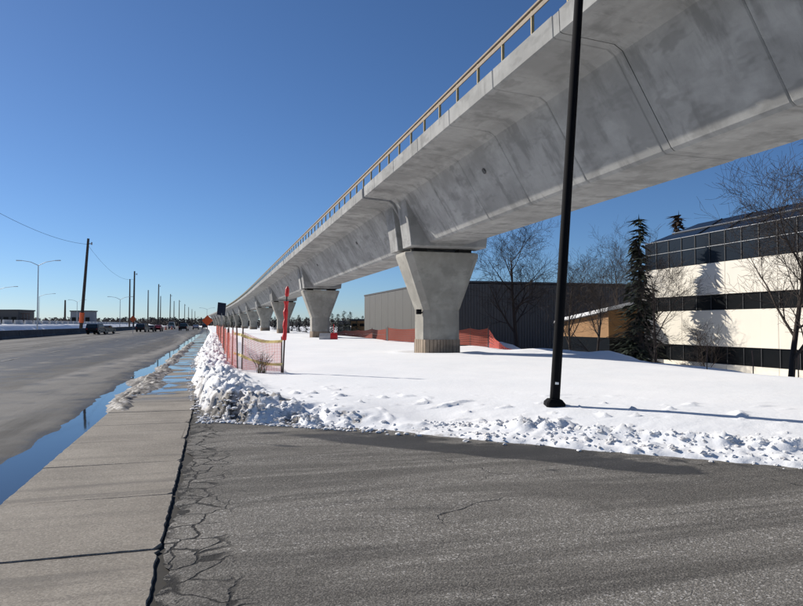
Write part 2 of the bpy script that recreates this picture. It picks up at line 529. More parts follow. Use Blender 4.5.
def snow_height(X, Y):
    bX = nbend(Y)
    Xr = X - bX
    # open field, then a dip towards the buildings
    field = .25 + .10*(fbm(X*.11, Y*.11, 3, 1)-.5) + .035*(fbm(X*.6, Y*.6, 3, 4)-.5)
    right = sst(14.2, 27, Xr) * sst(600, 300, Y)
    field = field - 2.45*right
    # signed distance to the driveway mouth (positive = in the snow)
    s = (Y - yb(X)) * .75
    s = s + .22*(fbm(X*1.6, Y*1.6, 4, 9)-.5) + .1*(fbm(X*6, Y*6, 3, 12)-.5)
    # distance to the sidewalk edge
    xe = np.interp(Y, [10.5, 11.6, 14, 20, 30, 60, 120], [-.12, -.14, -.3, -.62, -.75, -.75, -.7])
    e = (Xr - xe) + .35*(fbm(X*1.1+3, Y*1.1, 4, 21)-.5) + .16*(fbm(X*5, Y*5, 3, 25)-.5)
    inside = np.minimum(s, e)
    rise = sst(-.02, 1.2, s) * sst(-.02, .42, e)
    rise2 = (.36*sst(-.02, .22, s) + .64*sst(.5, 3.2, s)) * sst(-.02, .42, e)
    kk = sst(2.2, 3.8, X)
    h = -.1 + (field + .1) * (rise*(1-kk) + rise2*kk)
    # thrown-up lumpy bank beside the walk
    bank = sst(-.05, .3, e) * sst(1.75, .7, e) * sst(-.05, .5, s)
    fall = sst(140, 60, Y)
    h = h + bank * fall * (.02 + .14*chunkfield(X, Y, 2.6, 31) * (.5 + fbm(X*.8, Y*.5, 2, 40)) + .20*chunkfield(X, Y, 7.5, 33))
    # dirty lumps at the corner and along the driveway edge
    lump = sst(-.05, .2, s) * sst(1.9, .5, s) * sst(0, .4, e) * sst(2.8, 1.2, X)
    h = h + lump * (.10*chunkfield(X, Y, 3.0, 51) + .17*chunkfield(X, Y, 7.5, 55)*sst(1.3, .4, s))
    soft = sst(-.05, .3, s) * sst(1.2, .3, s) * sst(1.6, 2.6, X)
    h = h + soft * .035 * chunkfield(X, Y, 6, 58)
    # ploughed windrows with tyre tracks on the right of the driveway
    k = sst(3.4, 4.6, X) * sst(-.05, .1, s)
    wob = .3*(fbm(X*.7, Y*.7, 3, 60)-.5)
    def ridge(c, w, a): return a*np.exp(-((s + wob - c)/w)**2)
    rid = ridge(.22, .08, .03) + ridge(.42, .08, .055) + ridge(.95, .22, .15)
    h = h + k*(rid*(.5 + .35*chunkfield(X, Y, 2.4, 71) + .9*chunkfield(X, Y, 8.5, 73)))
    # melted ring at each pier foot
    for i in range(4):
        py = PIER_Y0 + SPAN*i
        r = np.hypot(Xr-PIER_X, Y-py)
        h = h - .06*sst(1.75, 1.1, r) + .05*np.exp(-((r-2.0)/.35)**2)
    # soft mounds piled behind the fence
    for px_, d_, w_, a_ in ((503, 40, 1.4, .6), (598, 31.5, 1.7, .42), (622, 30.5, 1.3, .3), (548, 34, 1.5, .35), (690, 27.5, 2.2, .35), (745, 24.5, 1.6, .3)):
        cx, cy = at(px_, d_)
        r = np.hypot((X-cx), (Y-cy)*.8) + .5*(fbm(X*1.2, Y*1.2, 3, 77)-.5)
        h = h + a_*np.exp(-(r/w_)**2)
    # foot-prints and snow crumbs in the open
    crumb = np.maximum(0, vnoise(X*5, Y*5, 81)-.86)*.55*sst(.3, 1, s)*sst(6, 1.5, s)
    h = h + crumb
    # everything left of the sidewalk lies below the road; the far side rises to a raised highway
    left = Xr < xe - .6
    hl = np.where(Xr > -23.2, -.45, .35 + .2*(fbm(X*.3, Y*.3, 3, 91)-.5) + 1.25*sst(-33.5, -35.3, Xr))
    h = np.where(left, hl, h)
    # never show through the driveway or walk
    h = np.where((s < -.05) | (e < -.05), np.where(left, hl, -.22), h)
    # far land is level with the road
    return h, s, e, left

xs = axis([(-4000,-400,400),(-400,-100,30),(-100,-40,6),(-40,-21,.6),(-21,-1.8,2.4),(-1.8,-.9,.15),(-.9,3.0,.05),(3.0,8,.06),(8,16,.13),(16,40,.5),(40,120,4),(120,520,40),(520,4120,450)])
ys = axis([(-60,0,6),(0,4.5,.5),(4.5,14,.05),(14,24,.08),(24,44,.2),(44,90,.5),(90,200,2.5),(200,600,16),(600,6000,450)])
GX, GY = np.meshgrid(xs, ys)
H, S_, E_, LEFT = snow_height(GX, GY)
ny, nx = GX.shape
verts = np.stack([GX, GY, H], -1).reshape(-1, 3)
idx = np.arange(nx*ny).reshape(ny, nx)
quads = np.stack([idx[:-1,:-1], idx[:-1,1:], idx[1:,1:], idx[1:,:-1]], -1).reshape(-1, 4)
def np_mesh(name, verts, quads, mat, smooth=True):
    me = bpy.data.meshes.new(name)
    me.vertices.add(len(verts)); me.vertices.foreach_set("co", verts.astype(np.float32).ravel())
    me.loops.add(quads.size); me.loops.foreach_set("vertex_index", quads.astype(np.int32).ravel())
    me.polygons.add(len(quads))
    me.polygons.foreach_set("loop_start", np.arange(0, quads.size, 4, dtype=np.int32))
    me.update(calc_edges=True); me.validate()
    if smooth: me.shade_smooth()
    me.materials.append(mat)
    return me
me = np_mesh("snow_ground", verts, quads, MAT['snow'])
# soil and grit thrown onto the banks
dirt = np.zeros_like(H)
edge = np.minimum(S_, E_)
n_a = fbm(GX*2.2, GY*2.2, 4, 101)
dirt += .75*sst(.75, .0, E_)*sst(.35, .6, n_a)*(GY > 10)*(E_ > -.3)
dirt += 1.1*sst(1.1, .1, S_)*sst(.42, .62, n_a)*sst(4.2, 2.0, GX)*(S_ > -.3)*(GX > -.6)
lum = (fbm(GX*1.5, GY*1.5, 3, 105) > .55)
dirt += .9*np.exp(-((S_-1.0)/.35)**2)*lum*sst(3.2, 1.8, GX)*(GX > -.3)*sst(.4, .6, n_a)
dirt += .35*sst(.35, 0, S_)*(S_ > -.3)*(GX > 3)
dirt = np.clip(np.where(LEFT, 0, dirt), 0, 1.3)
a = me.attributes.new("dirt", 'FLOAT', 'POINT'); a.data.foreach_set("value", dirt.astype(np.float32).ravel())
snow = link("snow_ground", me); tag(snow, "wide snow covered ground below the viaduct", None, None, "structure")

def ground_z(x, y):
    h, _, _, _ = snow_height(np.array([float(x)]), np.array([float(y)]))
    return float(h[0])

# ------------------------------------------------------------------ road, driveway, water, sidewalk
def road_z(Xr, Y):
    z = -.055 - .012*np.clip((-2.6-Xr)/2, -1, 3) + .02*np.clip((-8-Xr), 0, 12)*.3
    wob = fbm(Xr*.5+2, Y*.16, 3, 201)
    g = np.exp(-((Xr+2.15)/(.42+.55*np.clip(wob-.42, 0, .4)*2.2))**2)
    z = z - .055*g*(.75+.5*vnoise(Xr*.0, Y*.23, 207)) + .024*(fbm(Xr*1.4, Y*1.1, 5, 211)-.5) + .010*(fbm(Xr*5, Y*4, 2, 214)-.5)
    return z
rx = axis([(-22.6,-8,.8),(-8,-4,.25),(-4,-1.72,.07)])
ry = axis([(-30,0,1),(0,5,.25),(5,30,.1),(30,80,.5),(80,300,5),(300,1500,60)])
RX, RY = np.meshgrid(rx, ry)
RZ = road_z(RX, RY)
WX = RX + nbend(RY)
me = np_mesh("road", np.stack([WX, RY, RZ], -1).reshape(-1,3),
             (lambda I: np.stack([I[:-1,:-1], I[:-1,1:], I[1:,1:], I[1:,:-1]], -1).reshape(-1,4))(np.arange(RX.size).reshape(RX.shape)), MAT['road'])
road = link("road", me); tag(road, "wide grey asphalt road", kind="structure")
# gutter water: a level sheet; the uneven asphalt gives it its shoreline
mb = MB()
wy = list(np.arange(-6, 120, 3.0))
for i in range(len(wy)-1):
    o = len(mb.v)
    mb.v += [(-3.9, wy[i], -.0885), (-1.8, wy[i], -.0885), (-1.8, wy[i+1], -.0885), (-3.9, wy[i+1], -.0885)]
    mb.f.append((o, o+1, o+2, o+3))
water = mb.build("gutter_water", MAT['water']); tag(water, "sky blue melt water standing in the gutter", kind="structure")

# driveway sheet with a ragged edge against the slabs
dx = axis([(-.36,1.2,.06),(1.2,12,.25),(12,30,1.5)])
dy = axis([(-12,1.5,.5),(1.5,14,.06)])
DX, DY = np.meshgrid(dx, dy)
DXj = DX.copy()
DXj[:,0] = -.362 + .10*np.clip(fbm(DY[:,0]*1.3, DY[:,0]*0, 4, 301)-.45, 0, 1)*3.2 + .04*(vnoise(DY[:,0]*9, DY[:,0]*0, 303)) + .02*vnoise(DY[:,0]*23, DY[:,0]*0, 304)
DXj[:,1] = np.maximum(DXj[:,1], DXj[:,0]+.02); DXj[:,2] = np.maximum(DXj[:,2], DXj[:,1]+.015); DXj[:,3] = np.maximum(DXj[:,3], DXj[:,2]+.012)
DXj[:,4] = np.maximum(DXj[:,4], DXj[:,3]+.012)
DZ = -.003 + .012*(fbm(DX*1.2, DY*1.2, 3, 311)-.5) - .010*np.clip((.25-DX)/.6, 0, 1)*fbm(DX*5, DY*5, 3, 315)
me = np_mesh("driveway", np.stack([DXj, DY, DZ], -1).reshape(-1,3),
             (lambda I: np.stack([I[:-1,:-1], I[:-1,1:], I[1:,1:], I[1:,:-1]], -1).reshape(-1,4))(np.arange(DX.size).reshape(DX.shape)), MAT['drive'])
sd = (DY - yb(DX))*.75
wet = np.exp(-((sd+.62)/.36)**2)*sst(-.1, 1.0, DX)*sst(6.2, 4.6, DX)*(.55+.5*sst(1.0, 2.6, DX)) + .55*np.exp(-((sd+.02)/.22)**2)
wet += .45*np.exp(-((sd+1.35)/.13)**2)*sst(6, 3.5, DX)
aw = me.attributes.new("wet", 'FLOAT', 'POINT'); aw.data.foreach_set("value", np.clip(wet, 0, 1).astype(np.float32).ravel())
drive = link("driveway", me); tag(drive, "worn cracked asphalt driveway", kind="structure")

# sidewalk: slabs poured one by one over a dark bed
SW0, SW1 = -1.86, -.36
mb = MB()
for y0, y1 in [(-8, 60)] + [(60+20*i, 80+20*i) for i in range(40)]:
    b0, b1 = bend(y0), bend(y1)
    z1 = -.024 if y0 < 60 else .02
    mb.rings([[(SW0+.02+b0, y0, -.3), (SW1+.16*(y0<60)+b0, y0, -.3), (SW1+.16*(y0<60)+b0, y0, z1), (SW0+.02+b0, y0, z1)],
              [(SW0+.02+b1, y1, -.3), (SW1+.16*(y0<60)+b1, y1, -.3), (SW1+.16*(y0<60)+b1, y1, z1), (SW0+.02+b1, y1, z1)]])
walk = mb.build("sidewalk", MAT['soil']); tag(walk, "sidewalk of concrete slabs beside the gutter", kind="structure")
walk.data.materials.clear(); walk.data.materials.append(MAT['soil'])
slab_bounds = [5.12 + 1.6*k for k in range(-5, 35)]
for i in range(len(slab_bounds)-1):
    y0, y1 = slab_bounds[i], slab_bounds[i+1]
    r_ = random.Random(i*13+5)
    g = .012 if i == 4 else r_.uniform(.0015, .004)
    # slab with finely ragged rim
    m = MB(); n = 28
    per = []
    for k in range(n): per.append((SW0 + (SW1-SW0)*k/n, y0+g))
    for k in range(n): per.append((SW1, y0+g + (y1-y0-2*g)*k/n))
    for k in range(n): per.append((SW1 - (SW1-SW0)*k/n, y1-g))
    for k in range(n): per.append((SW0, y1-g - (y1-y0-2*g)*k/n))
    chip = [.11*max(0, float(fbm(np.array([p[1]*2.2]), np.array([3.3]), 4, 501)[0])-.52) + .07*max(0, 1-min(abs(p[1]-y0), abs(p[1]-y1))/.12)*(.3+.7*r_.random()) * (r_.random() < .9) for p in per]
    per = [(x - (chip[j] if n <= j < 2*n else 0) + r_.uniform(-.006, .006)*(1 if 0 < j % n else .3), y + r_.uniform(-.004, .004)) for j, (x, y) in enumerate(per)]
    cx, cy = (SW0+SW1)/2, (y0+y1)/2
    tz = r_.uniform(-.006, .006); tx = r_.uniform(-.004, .004); ty = r_.uniform(-.004, .004)
    zf = lambda x, y: .001 + tz*.6 + tx*(x-cx) + ty*(y-cy)
    inn = [(x + (cx-x)*.009, y + (cy-y)*.009) for x, y in per]
    m.rings([[(x, y, -.15) for x, y in per], [(x, y, zf(x, y)-.008) for x, y in per], [(x, y, zf(x, y)) for x, y in inn]])
    m.build("slab", MAT['slab'], walk)
# long far stretch of walk, too thin to tell its slabs apart
mb = MB()
ylast = slab_bounds[-1]
yy = [ylast+.02] + list(np.arange(62, 300, 6.0)) + list(np.arange(300, 900, 40.0))
for a_, b_ in zip(yy[:-1], yy[1:]):
    mb.rings([[(SW0+bend(a_), a_, -.15), (SW1+bend(a_), a_, -.15), (SW1+bend(a_), a_, .026), (SW0+bend(a_), a_, .026)],
              [(SW0+bend(b_), b_-.01, -.15), (SW1+bend(b_), b_-.01, -.15), (SW1+bend(b_), b_-.01, .026), (SW0+bend(b_), b_-.01, .026)]])
o = mb.build("slab_run", MAT['slab'], walk); tag(o, kind="stuff")

# worn lane dashes, each its own mark on the road
for lane, X_ in enumerate((-9.4, -13.1)):
    y = 16 + lane*2.3
    while y < 150:
        m = MB(); n = 6; o0 = []
        for k in range(n+1):
            yy_ = y + 3.0*k/n
            for s_ in (-.06, .06):
                x_ = X_ + s_ + bend(yy_)
                m.v.append((x_, yy_, float(road_z(np.array([X_+s_]), np.array([yy_]))[0]) + .012))
        for k in range(n): m.f.append((2*k, 2*k+1, 2*k+3, 2*k+2))
        m.build("lane_dash", MAT['paint'], road)
        y += 9.0

# ------------------------------------------------------------------ viaduct
GIRDER = [(-3.73, 7.73), (-3.75, 8.20), (-3.49, 8.20), (-3.46, 7.95), (3.46, 7.95), (3.49, 8.20), (3.75, 8.20), (3.73, 7.73),
          (3.66, 7.70), (2.42, 7.62), (2.22, 7.50), (1.02, 5.50), (.93, 5.43), (-.93, 5.43), (-1.02, 5.50), (-2.22, 7.50), (-2.42, 7.62), (-3.66, 7.70)]
def inset(poly, d):
    n = len(poly); out = []
    area = sum(poly[i][0]*poly[(i+1) % n][1]-poly[(i+1) % n][0]*poly[i][1] for i in range(n))
    sg = 1 if area > 0 else -1
    for i in range(n):
        p0, p1, p2 = Vector(poly[i-1]), Vector(poly[i]), Vector(poly[(i+1) % n])
        e1 = (p1-p0).normalized(); e2 = (p2-p1).normalized()
        n1 = Vector((-e1.y, e1.x))*sg; n2 = Vector((-e2.y, e2.x))*sg
        b = (n1+n2)
        b = b/max(.3, b.length_squared)*2
        out.append((p1.x+b.x*d, p1.y+b.y*d))
    return out
def seg_mesh(L, name, mat=None, d=.022, grow=0):
    outer = GIRDER if not grow else inset(GIRDER, -grow)
    inn = inset(GIRDER, d)
    m = MB()
    m.rings([[(x, .003, z) for x, z in inn], [(x, .035, z) for x, z in outer], [(x, L-.035, z) for x, z in outer], [(x, L-.003, z) for x, z in inn]])
    return m.mesh(name, mat or MAT['girder'])
M_SEG = seg_mesh(3.2, "girder_segment"); M_END = seg_mesh(2.04, "girder_end"); M_LAST = seg_mesh(3.08, "girder_segment")
M_CLOSE = (lambda: MB().prism_y(inset(GIRDER, .012), 0, .236).mesh("closure_strip", MAT['girder']))()
DIA = [(-2.2, 7.58), (-1.92, 5.75), (-1.87, 5.27), (1.87, 5.27), (1.92, 5.75), (2.2, 7.58)]
M_DIA = (lambda: MB().rings([[(x, 0, z) for x, z in inset(DIA, .03)], [(x, .03, z) for x, z in DIA], [(x, 1.37, z) for x, z in DIA], [(x, 1.4, z) for x, z in inset(DIA, .03)]]).mesh("diaphragm", MAT['girder']))()
M_FIX = (lambda: MB().tube([(-.03,0,0),(.02,0,0)], [.1,.09], 10).mesh("drain_cover", MAT['barrier']))()

viaduct = empty("viaduct", (0, 0, 0))
tag(viaduct, "long grey concrete elevated railway viaduct on flared piers", "viaduct")
def place(name, me, y, dy=.5):
    sl = (bend(y+dy)-bend(y))/dy
    o = link(name, me, viaduct, (PIER_X+bend(y), y, 0), (0, 0, -math.atan(sl)))
    return o
NP = 13
for i in range(-1, NP):
    yc = PIER_Y0 + SPAN*i
    place("girder_end", M_END, yc+.2)
    y = yc + 2.24
    for k in range(5):
        place("girder_segment", M_SEG if k < 4 else M_LAST, y); y += 3.2
    place("closure_strip", M_CLOSE, yc+18.132)
    y = yc + 18.37
    place("girder_segment", M_LAST, y); y += 3.09
    y = yc + SPAN - 2.24 - 12.8
    for k in range(4):
        place("girder_segment", M_SEG, y); y += 3.2
    place("girder_end", M_END, yc+SPAN-2.24)
    if i < 4:
        for off, lx, lz in ((10.2, -1.83, 6.83), (26.4, -1.83, 6.83)):
            o = link("drain_cover", M_FIX, viaduct, (PIER_X+lx+bend(yc+off), yc+off, lz), (0, R(-31), 0))
# piers
def octa(hw, hd, c, z):
    return [(hw, -hd+c, z), (hw, hd-c, z), (hw-c, hd, z), (-hw+c, hd, z), (-hw, hd-c, z), (-hw, -hd+c, z), (-hw+c, -hd, z), (hw-c, -hd, z)]
def col_ring(r, z, n=28, p=4.2):
    out = []
    for k in range(n):
        a = 2*math.pi*k/n
        c, s = math.cos(a), math.sin(a)
        q = (abs(c)**p + abs(s)**p)**(-1/p)
        out.append((r*q*c*.985, r*q*s, z))
    return out
M_CAP = MB().rings([octa(.92, .92, .27, 2.33), octa(.96, .93, .27, 2.42), octa(1.84, 1.12, .3, 4.86), octa(1.87, 1.12, .3, 4.95), octa(1.87, 1.12, .3, 5.07), octa(1.84, 1.09, .3, 5.10)]).mesh("cap", MAT['pier'])
M_COL = MB().rings([octa(.92, .92, .27, .9), octa(.92, .92, .27, 2.328)]).mesh("column", MAT['pier'])
def collar():
    m = MB(); n = 40
    for k in range(n):        # board-marked footing: narrow vertical ribs
        a0, a1 = 2*math.pi*k/n, 2*math.pi*(k+.86)/n
        ro = 1.0 + .012*(k % 2)
        def pt(a, r):
            c, s = math.cos(a), math.sin(a); q = (abs(c)**7+abs(s)**7)**(-1/7)
            q = min(q, 1.28)
            return (r*.95*q*c, r*.95*q*s)
        p = [pt(a0, ro), pt(a1, ro), pt(a1, .9), pt(a0, .9)]
        m.prism_z(p, -.6, .9)
    return m.mesh("footing_collar", MAT['collar'])
M_COLLAR = collar()
M_CORE = MB().rings([octa(.90, .90, .27, -.6), octa(.90, .90, .27, .898)]).mesh("column_foot", MAT['collar'])
M_BEAR = MB().bbox(-.32, .32, -.3, .3, 5.1, 5.27, .01).mesh("bearing", MAT['gap'])
for i in range(0, NP):
    yc = PIER_Y0 + SPAN*i
    sl = (bend(yc+1)-bend(yc))
    p = link("pier", M_CAP, viaduct, (PIER_X+bend(yc), yc, 0), (0, 0, -math.atan(sl)))
    link("column", M_COL, p); link("footing_collar", M_COLLAR, p); link("column_foot", M_CORE, p)
    for sx in (-1.15, 1.15):
        for sy in (-.62, .62):
            link("bearing", M_BEAR, p, (sx, sy, 0))
    link("diaphragm", M_DIA, p, (0, .42, 0)); link("diaphragm", M_DIA, p, (0, -1.82, 0))
    if i == 0:
        m = MB().bbox(-1.22, -.98, -.62, -.42, 2.12, 2.36, .02); m.tube([(-1.0,-.52,2.2),(-.9,-.52,2.2)], .03)
        m.build("flood_light", MAT['blackpole'], p)
# railing: lumber top rail on short posts
M_RPOST = MB().bbox(-.035, .035, -.03, .03, 8.15, 8.88, .006).mesh("rail_post", MAT['rail_post'])
for i in range(-1, 8):
    yc = PIER_Y0 + SPAN*i
    m = MB()
    N = 12
    for nm, (x0, x1, z0, z1) in (("rail", (-3.67, -3.58, 8.87, 8.92)), ("rail", (-3.64, -3.61, 8.72, 8.83))):
        rs = []
        for k in range(N+1):
            y = yc + .01 + (SPAN-.02)*k/N; b = bend(y)+PIER_X
            rs.append([(x0+b, y, z0), (x1+b, y, z0), (x1+b, y, z1), (x0+b, y, z1)])
        m.rings(rs)
    rl = m.build("railing", MAT['rail_wood'], viaduct)
    for k in range(23):
        y = yc + .5 + SPAN*k/23
        link("rail_post", M_RPOST, rl, (PIER_X-3.6+bend(y), y, 0))

# ------------------------------------------------------------------ black lamp post
base = at(553.5, 11.3)
gz = ground_z(*base)
lp = empty("lamp_post", (base[0], base[1], gz-.05))
tag(lp, "tall thin black lamp post leaning slightly, standing in the snow before the viaduct", "lamp post")
m = MB(); m.tube([(0,0,0),(.0,0,.3),(0,0,8.6)], [.088,.086,.075], 14); o = m.build("pole", MAT['blackpole'], lp, smooth=True)
m = MB(); m.rings([octa(.16,.16,.03,-.1), octa(.16,.16,.03,.10), octa(.11,.11,.02,.16)]); m.build("base_plate", MAT['blackpole'], lp)
m = MB(); m.bbox(-.03,.03,-.098,-.09,.42,.46,.002); m.build("sticker", MAT['white'], lp)
m = MB(); m.tube([(0,0,8.55),(-.5,0,8.75),(-1.3,0,8.8)], [.045,.04,.035], 8); arm = m.build("arm", MAT['blackpole'], lp)
m = MB(); m.bbox(-1.85,-1.25,-.14,.14,8.74,8.86,.03); m.build("lamp_head", MAT['blackpole'], arm)
lp.rotation_euler = (0, R(3.9), -YAW)

# ------------------------------------------------------------------ orange safety fence by the walk
def net(m, p0, p1, z0, z1, h0, h1, cell, frac, sag=.06, seed=0, wav=.05):
    """plastic netting between two posts: strands woven as flat ribbons"""
    r_ = random.Random(seed)
    v0 = Vector((p0[0], p0[1], 0)); v1 = Vector((p1[0], p1[1], 0))
    d = v1-v0; L = d.length
    if L < 1e-3: return
    u = d/L; nrm = Vector((-u.y, u.x, 0))
    nu = max(2, int(L/cell)); nvz = max(2, int(((h0+h1)/2)/cell))
    ph = r_.uniform(0, 6); amp = r_.uniform(.4, 1)*wav
    def P(s, t):
        z = (z0+(z1-z0)*s) + t*(h0+(h1-h0)*s) - sag*math.sin(math.pi*s)*t
        q = v0 + d*s + nrm*amp*math.sin(ph+s*5+t*2)*math.sin(math.pi*s)
        return (q.x, q.y, z)
    hw = frac/2
    for i in range(nu+1):
        s0 = max(0, (i-hw)/nu); s1 = min(1, (i+hw)/nu)
        o = len(m.v); K = 4
        for k in range(K+1):
            m.v += [P(s0, k/K), P(s1, k/K)]
        for k in range(K): m.f.append((o+2*k, o+2*k+1, o+2*k+3, o+2*k+2))
    for j in range(nvz+1):
        t0 = max(0, (j-hw)/nvz); t1 = min(1, (j+hw)/nvz)
        if j == nvz or j == 0: t0, t1 = (max(0, (j-hw*1.6)/nvz), min(1, (j+hw*1.6)/nvz))
        o = len(m.v); K = 8
        for k in range(K+1):
            m.v += [P(k/K, t0), P(k/K, t1)]
        for k in range(K): m.f.append((o+2*k, o+2*k+1, o+2*k+3, o+2*k+2))
def fence(name, pts, hs, mat, label, cat, cells, posts=True, lean=.04, group=None):
    root = empty(name, (0,0,0)); tag(root, label, cat, group)
    r_ = random.Random(len(pts)*7+3)
    for i, (p, h) in enumerate(zip(pts, hs)):
        g_ = ground_z(*p)
        if posts:
            m = MB()
            lx, ly = r_.uniform(-lean, lean), r_.uniform(-lean, lean)
            m.tube([(p[0], p[1], g_-.3), (p[0]+lx, p[1]+ly, g_+h+.1)], .022, 5)
            m.build("post", MAT['stake'], root)
        if i+1 < len(pts):
            q = pts[i+1]
            m = MB()
            c = cells(math.hypot(*p))
            net(m, p, q, g_+.04, ground_z(*q)+.04, h-.06, hs[i+1]-.06, c[0], c[1], seed=i, sag=.1)
            m.build("mesh_panel", mat, root)
    return root
cells = lambda d: (.035, .24) if d < 32 else ((.1, .2) if d < 60 else (.2, .25))
ptsA = [(1.92, 19.1), (.82, 19.85)]
hsA = [.95, 1.2]
fence("safety_fence", ptsA, hsA, MAT['orange'], "short sagging orange mesh fence end tied to the red wrapped pole", "fence", cells)
ptsA = [(.72, 20.1), (.6, 21.7)]
y = 24.3
while y < 112: ptsA.append((.55 + .08*math.sin(y), y)); y += 2.6 if y < 60 else 4.0
hsA = [1.2 + .06*math.sin(i*2.1) for i in range(len(ptsA))]
fence("safety_fence", ptsA, hsA, MAT['orange'], "long orange mesh fence running along the snow bank beside the sidewalk", "fence", cells)
# red wrapped pole
px, py = 1.95, 19.05; gz = ground_z(px, py)
rp = empty("marker_pole", (px, py, gz)); tag(rp, "thin pole wrapped in red tape at the corner of the orange fence", "pole")
MB().tube([(0,0,-.3),(0.02,0,1.0),(.05,0,2.45)], .026, 6).build("stick", MAT['stake'], rp)
m = MB(); rr = []; zz = np.linspace(.95, 2.08, 12)
m.tube([(.045*z/2.45+.008*math.sin(z*17), .006*math.cos(z*13), z) for z in zz], [.06+.022*math.sin(i*1.9)+.012*math.sin(i*4.3) for i in range(12)], 8); m.build("red_wrap", MAT['red'], rp)
m = MB(); m.tube([(.05,0,2.22),(.05,0,2.3),(.055,0,2.44),(.06,0,2.52)], [.045,.06,.055,.02], 8); m.build("red_wrap", MAT['red'], rp)
rp.rotation_euler = (0, R(1.5), 0)
# yellow tape strung along the fence end
def ribbon(m, P, w, tw=0):
    o = len(m.v); n = len(P)
    for i, p in enumerate(P):
        a = tw*math.sin(i*.9)
        m.v += [(p[0]+math.sin(a)*w*.5, p[1]-.01, p[2]-w/2*math.cos(a)), (p[0]-math.sin(a)*w*.5, p[1]-.01, p[2]+w/2*math.cos(a))]
    for i in range(n-1): m.f.append((o+2*i, o+2*i+1, o+2*i+3, o+2*i+2))
for za, zb, lab in ((1.03, .92, "upper yellow caution tape strung along the orange fence end"), (.42, .25, "lower yellow caution tape sagging along the orange fence end")):
    m = MB(); P = []
    a_ = (.62, 20.9, ground_z(.62, 20.9)+za); b_ = (.80, 19.75, ground_z(.8, 19.75)+za-.03); c_ = (1.93, 19.0, ground_z(1.93, 19)+zb)
    for k in range(5): t = k/5; P.append(tuple(a_[j]+(b_[j]-a_[j])*t for j in range(3)))
    for k in range(15):
        t = k/14; q = [b_[j]+(c_[j]-b_[j])*t for j in range(3)]; q[2] -= .09*math.sin(math.pi*t); P.append(tuple(q))
    ribbon(m, P, .085, .5)
    tag(m.build("caution_tape", MAT['yellow']), lab, "tape")
# dry weeds poking through
def weeds(x, y, n, h, lab, seed):
    r_ = random.Random(seed); g_ = ground_z(x, y); m = MB()
    for k in range(n):
        a = r_.uniform(0, 6.28); l = r_.uniform(.4, 1)*h; sp = r_.uniform(.1, .55)*l
        p = [(r_.uniform(-.12,.12), r_.uniform(-.1,.1), -.1)]
        for t in (.35, .7, 1): p.append((p[0][0]+math.cos(a)*sp*t**1.5, p[0][1]+math.sin(a)*sp*t**1.5, l*t - .12*l*t*t*r_.random()))
        m.tube(p, [.008,.007,.005,.002], 3)
        for q in range(3):
            t = r_.uniform(.4, .95); b = a + r_.uniform(-1.3, 1.3)
            s0 = (p[0][0]+math.cos(a)*sp*t**1.5, p[0][1]+math.sin(a)*sp*t**1.5, l*t)
            m.tube([s0, (s0[0]+math.cos(b)*.1, s0[1]+math.sin(b)*.1, s0[2]+.1*r_.random())], [.005,.002], 3)
    o = m.build("weed_clump", MAT['weed'], loc=(x, y, g_)); tag(o, lab, "weeds"); return o
weeds(1.35, 19.2, 26, .75, "dry brown weed clump against the orange fence end", 3)

# ------------------------------------------------------------------ fences beyond the viaduct
def P2(px, d): return at(px, d)
ptsB = [P2(488, 38), P2(470, 40), P2(444, 43.5), P2(418, 47.5), P2(388, 53)]
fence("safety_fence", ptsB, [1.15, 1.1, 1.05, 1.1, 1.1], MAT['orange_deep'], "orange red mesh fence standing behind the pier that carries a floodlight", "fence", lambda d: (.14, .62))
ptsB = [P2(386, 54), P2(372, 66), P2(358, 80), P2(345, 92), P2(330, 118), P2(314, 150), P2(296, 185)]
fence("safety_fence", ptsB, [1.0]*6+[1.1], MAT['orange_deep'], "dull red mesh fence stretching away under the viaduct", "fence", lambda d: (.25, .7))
pc = [P2(489, 37.6), P2(499, 36.6), P2(512, 36.4)]
fence("safety_fence", pc, [1.1, .45, .12], MAT['orange'], "collapsed orange mesh fence end drooping onto the snow", "fence", lambda d: (.12, .6), posts=False)
# block with red panel near the second pier
bx_, by_ = at(328, 58); g_ = ground_z(bx_, by_)
blk = empty("concrete_block", (bx_, by_, g_), -YAW); tag(blk, "short concrete block with red painted end by the second pier", "block")
MB().rings([[(-.75,-.3,-.2),(.25,-.3,-.2),(.25,.3,-.2),(-.75,.3,-.2)],[(-.75,-.28,.3),(.25,-.28,.3),(.25,.28,.3),(-.75,.28,.3)],[(-.72,-.16,.55),(.25,-.16,.55),(.25,.16,.55),(-.72,.16,.55)]]).build("block_body", MAT['barrier_pale'], blk)
MB().rings([[(.253,-.31,-.2),(.85,-.31,-.2),(.85,.31,-.2),(.253,.31,-.2)],[(.253,-.29,.3),(.85,-.29,.3),(.85,.29,.3),(.253,.29,.3)],[(.253,-.17,.57),(.82,-.17,.57),(.82,.17,.57),(.253,.17,.57)]]).build("red_end", MAT['red'], blk)
MB().tube([(.5,0,.5),(.52,0,1.35)], .035, 6).build("red_stake", MAT['red'], blk)

